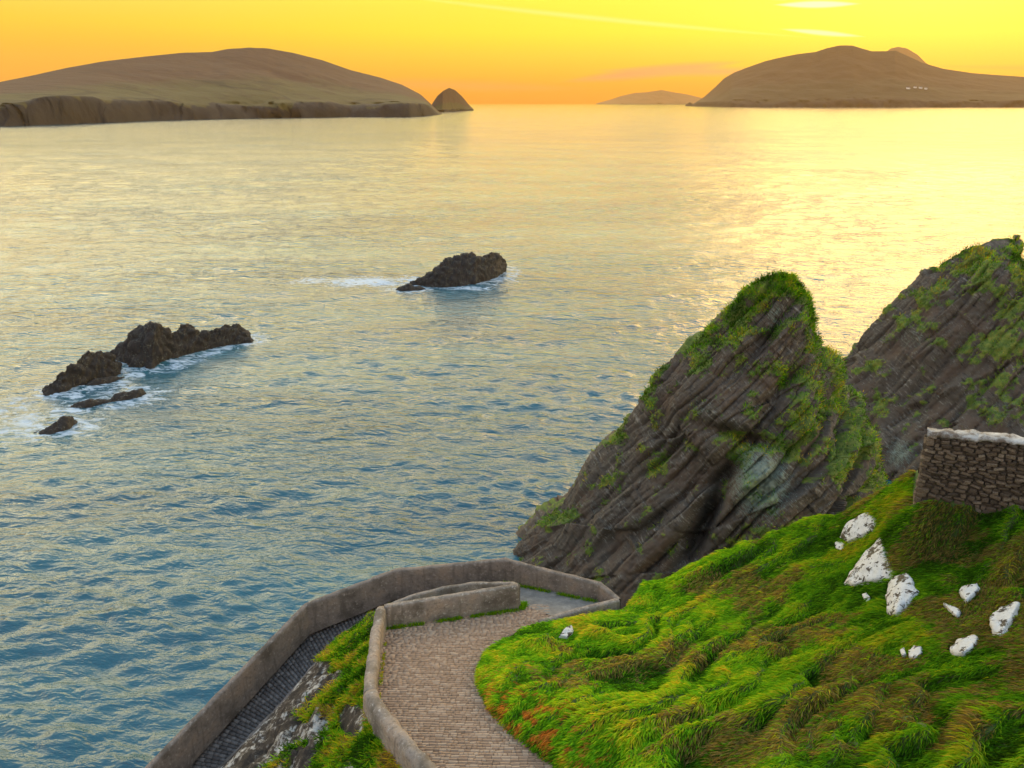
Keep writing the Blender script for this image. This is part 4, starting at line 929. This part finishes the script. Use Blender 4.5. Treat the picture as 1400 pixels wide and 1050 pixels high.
# ------------------------------------------------------------------ grass
def hill_grass(n):
    x = RNG.uniform(-1.8, 18, n * 3); y = RNG.uniform(9, 34, n * 3); z, sd = hill_z(x, y)
    P = np.stack([x, y, z], 1); px, py, d = proj(P)
    ok = (sd > -.02) & (px > 560) & (px < 1500) & (py < 1110) & (py > 560) & (z > 18)
    s = (x - WA[0]) * wd[0] + (y - WA[1]) * wd[1]; t = -((x - WA[0]) * wn_[0] + (y - WA[1]) * wn_[1])
    ok &= ~((s > -.05) & (t > -.02))
    for pl in foot:
        c = pl.mean(0); ok &= ~in_poly(px, py + 2, c + (pl - c) * 1.0)
    # thin out with distance squared so that near and far read alike
    ok &= RNG.random(len(x)) < np.clip((20 / d) ** .8, .3, 1)
    idx = np.flatnonzero(ok)[:n]; x, y, z, sd, px, py = x[idx], y[idx], z[idx], sd[idx], px[idx], py[idx]; P = P[idx]
    e = .08; zx = (hill_z(x + e, y)[0] - z) / e; zy = (hill_z(x, y + e)[0] - z) / e; Nn = np.stack([-zx, -zy, np.ones_like(zx)], 1); Nn[:, :2] = np.clip(Nn[:, :2], -1.6, 1.6); Nn /= np.linalg.norm(Nn, axis=1, keepdims=True)
    ang = 1.3 * fbm(x * .5, y * .5, 0, 3, 61) + RNG.normal(0, .28, len(x)); D = np.stack([FLOW[0] * np.cos(ang) - FLOW[1] * np.sin(ang), FLOW[0] * np.sin(ang) + FLOW[1] * np.cos(ang), np.full(len(x), -.25)], 1)
    # blades lean away from the ridge lines and hang into the hollows
    D[:, 0] -= np.clip(zx, -1, 1) * .5; D[:, 1] -= np.clip(zy, -1, 1) * .5; D[:, 2] += RNG.normal(.05, .12, len(x))
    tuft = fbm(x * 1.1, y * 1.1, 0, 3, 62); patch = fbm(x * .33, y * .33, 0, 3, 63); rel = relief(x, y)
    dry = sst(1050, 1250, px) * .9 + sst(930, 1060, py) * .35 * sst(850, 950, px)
    ci = 1.45 + tuft * 1.3 + RNG.normal(0, .62, len(x)) + np.clip((rel - .30) * 3.2, -.9, 2.1) + sst(1000, 640, px) * .35  # ridge glow painted into the blade colour: yellow crests, deeper green hollows
    isb = RNG.random(len(x)) < sst(.10, .45, patch * 1.3 + dry * .58 + tuft * .6 - .16) * .75
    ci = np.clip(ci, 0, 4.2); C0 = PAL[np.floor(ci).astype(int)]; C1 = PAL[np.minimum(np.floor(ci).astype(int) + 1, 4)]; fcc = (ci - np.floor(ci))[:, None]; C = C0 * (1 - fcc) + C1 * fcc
    bro = PAL[np.where(RNG.random(len(x)) < .5, 5, 6)]; C = np.where(isb[:, None], bro * .9 + C * .1, C)
    org = (np.exp(-(((px - 740) / 70) ** 2 + ((py - 990 - (px - 740) * .45) / 34) ** 2)) * (pn(x * 2.6, y * 2.6, 0, 66) > .02)) > RNG.random(len(x)) * .9; C = np.where(org[:, None], PAL[7] * RNG.uniform(.7, 1.1, (len(x), 1)), C)
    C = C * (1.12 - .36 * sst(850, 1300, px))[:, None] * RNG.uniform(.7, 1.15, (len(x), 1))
    L = (.10 + .13 * RNG.random(len(x))) * (1 + .5 * tuft) * sst(-.15, .35, sd) + .05; W = RNG.uniform(.015, .028, len(x)) * (1 + .3 * (px < 1000))
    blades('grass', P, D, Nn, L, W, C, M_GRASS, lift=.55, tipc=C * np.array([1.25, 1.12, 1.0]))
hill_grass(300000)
# grass on the bank
rf = rocky.ravel(); gz = np.flatnonzero((rf < .45) & (px_.ravel() > 250) & (py_.ravel() < 1090) & (t.size > 0)); nb = 42000
pk = RNG.choice(gz, nb); nB = normals_grid(AX).reshape(-1, 3); nB[nB[:, 2] < 0] *= -1
P = AX.reshape(-1, 3)[pk] + np.stack([RNG.normal(0, .06, nb), RNG.normal(0, .06, nb), 0 * pk], 1); Nn = nB[pk]
D = np.stack([RNG.normal(-.35, .45, nb), RNG.normal(-.25, .45, nb), RNG.normal(.15, .25, nb)], 1)
tf = fbm(P[:, 0] * 1.1, P[:, 1] * 1.1, 0, 3, 68); ci = np.clip(2.5 + tf * 5 + RNG.normal(0, .9, nb), 0, 5.9).astype(int); C = PAL[ci] * RNG.uniform(.6, 1.1, (nb, 1))
blades('grass', P - 0, D, Nn, RNG.uniform(.10, .24, nb) * (1 + .4 * tf) * sst(860, 960, P[:, 2] * 0 + proj(P)[1] * 1.0 + 40), RNG.uniform(.018, .034, nb), C, M_GRASS, lift=.6)
# tufts along the foot of the walls
def foot_grass(A, B, n, wdt=.12, col=(1, 2, 3), hgt=.16, z0=None):
    t = RNG.random(n); keep = pn(t * np.linalg.norm(B - A) * 1.6, 0 * t, 0, int(A[0] * 7) % 50) > -.12; t = t[keep]; n = len(t)
    P = A + (B - A) * t[:, None]; P[:, 1] += RNG.normal(0, wdt * .5, n); P[:, 0] += RNG.normal(0, wdt * .5, n)
    if z0 is None: P[:, 2] = CAMZ - path_drop(P[:, 1])
    D = np.stack([RNG.normal(0, .5, n), RNG.normal(-.2, .4, n), np.full(n, .8)], 1); C = PAL[RNG.choice(col, n)] * RNG.uniform(.6, 1, (n, 1))
    return P, D, C, RNG.uniform(.4, 1, n) * hgt
segs = [foot_grass(CORNER + [.15, -.18, 0], ENDC + [.0, -.2, 0], 3200), foot_grass(OT[4] + [0, -.22, 0], OT[5] + [-.1, -.25, 0], 2200), foot_grass(ENDC + [.15, -.15, 0], ENDC + [.25, .35, 0], 700, .1, (1, 2), .2),
        foot_grass(at(np.array(LOUT), 3.2) + [0, -.16, 0], LOUT[4] + [0, -.16, 0], 1600, .08, (1, 2), .14, 1), foot_grass(at(np.array(LOUT), 1.5) + [.14, -.1, 0], at(np.array(LOUT), 1.85) + [.14, -.1, 0], 900, .07, (0, 1, 2), .12, 1),
        foot_grass(IW[5] + [.22, 0, 0], IW[7] + [.25, .3, 0], 700, .05, (3, 4, 2), .12)]
P = np.vstack([s[0] for s in segs]); D = np.vstack([s[1] for s in segs]); C = np.vstack([s[2] for s in segs]); L = np.concatenate([s[3] for s in segs])
blades('grass', P, D, np.tile([[0, 0, 1.]], (len(P), 1)), L, np.full(len(P), .02), C, M_GRASS, lift=.2)
for o in [o for o in COL.objects if o.name.startswith('grass') and o.parent is None]:
    o['label'] = {'grass': 'long combed green and yellow grass covering the hillside', 'grass.001': 'short yellow-green grass on the bank between the two ramps', 'grass.002': 'small grass tufts along the foot of the concrete walls'}.get(o.name, 'grass'); o['category'] = 'grass'

# ------------------------------------------------------------------ sea air
me = bpy.data.meshes.new('haze'); bm = bmesh.new(); bmesh.ops.create_cube(bm, size=1.0)
bmesh.ops.scale(bm, vec=(34000, 34000, 1), verts=bm.verts)
zt = max(VR[..., 2].max() * 1.7, 800)
for v in bm.verts: v.co.z = -4.0 if v.co.z < 0 else zt
bm.to_mesh(me); bm.free(); m = MT('haze_air'); m.N.remove(m.b)
pv = m.N.new('ShaderNodeVolumePrincipled'); pv.inputs['Density'].default_value = 2.3e-5; pv.inputs['Color'].default_value = (1.0, .64, .27, 1); pv.inputs['Anisotropy'].default_value = .55
m.L(pv.outputs[0], m.out.inputs['Volume']); o = obj('haze', me, m.m); o['kind'] = 'stuff'; o['label'] = 'thin evening haze over the sea and islands'
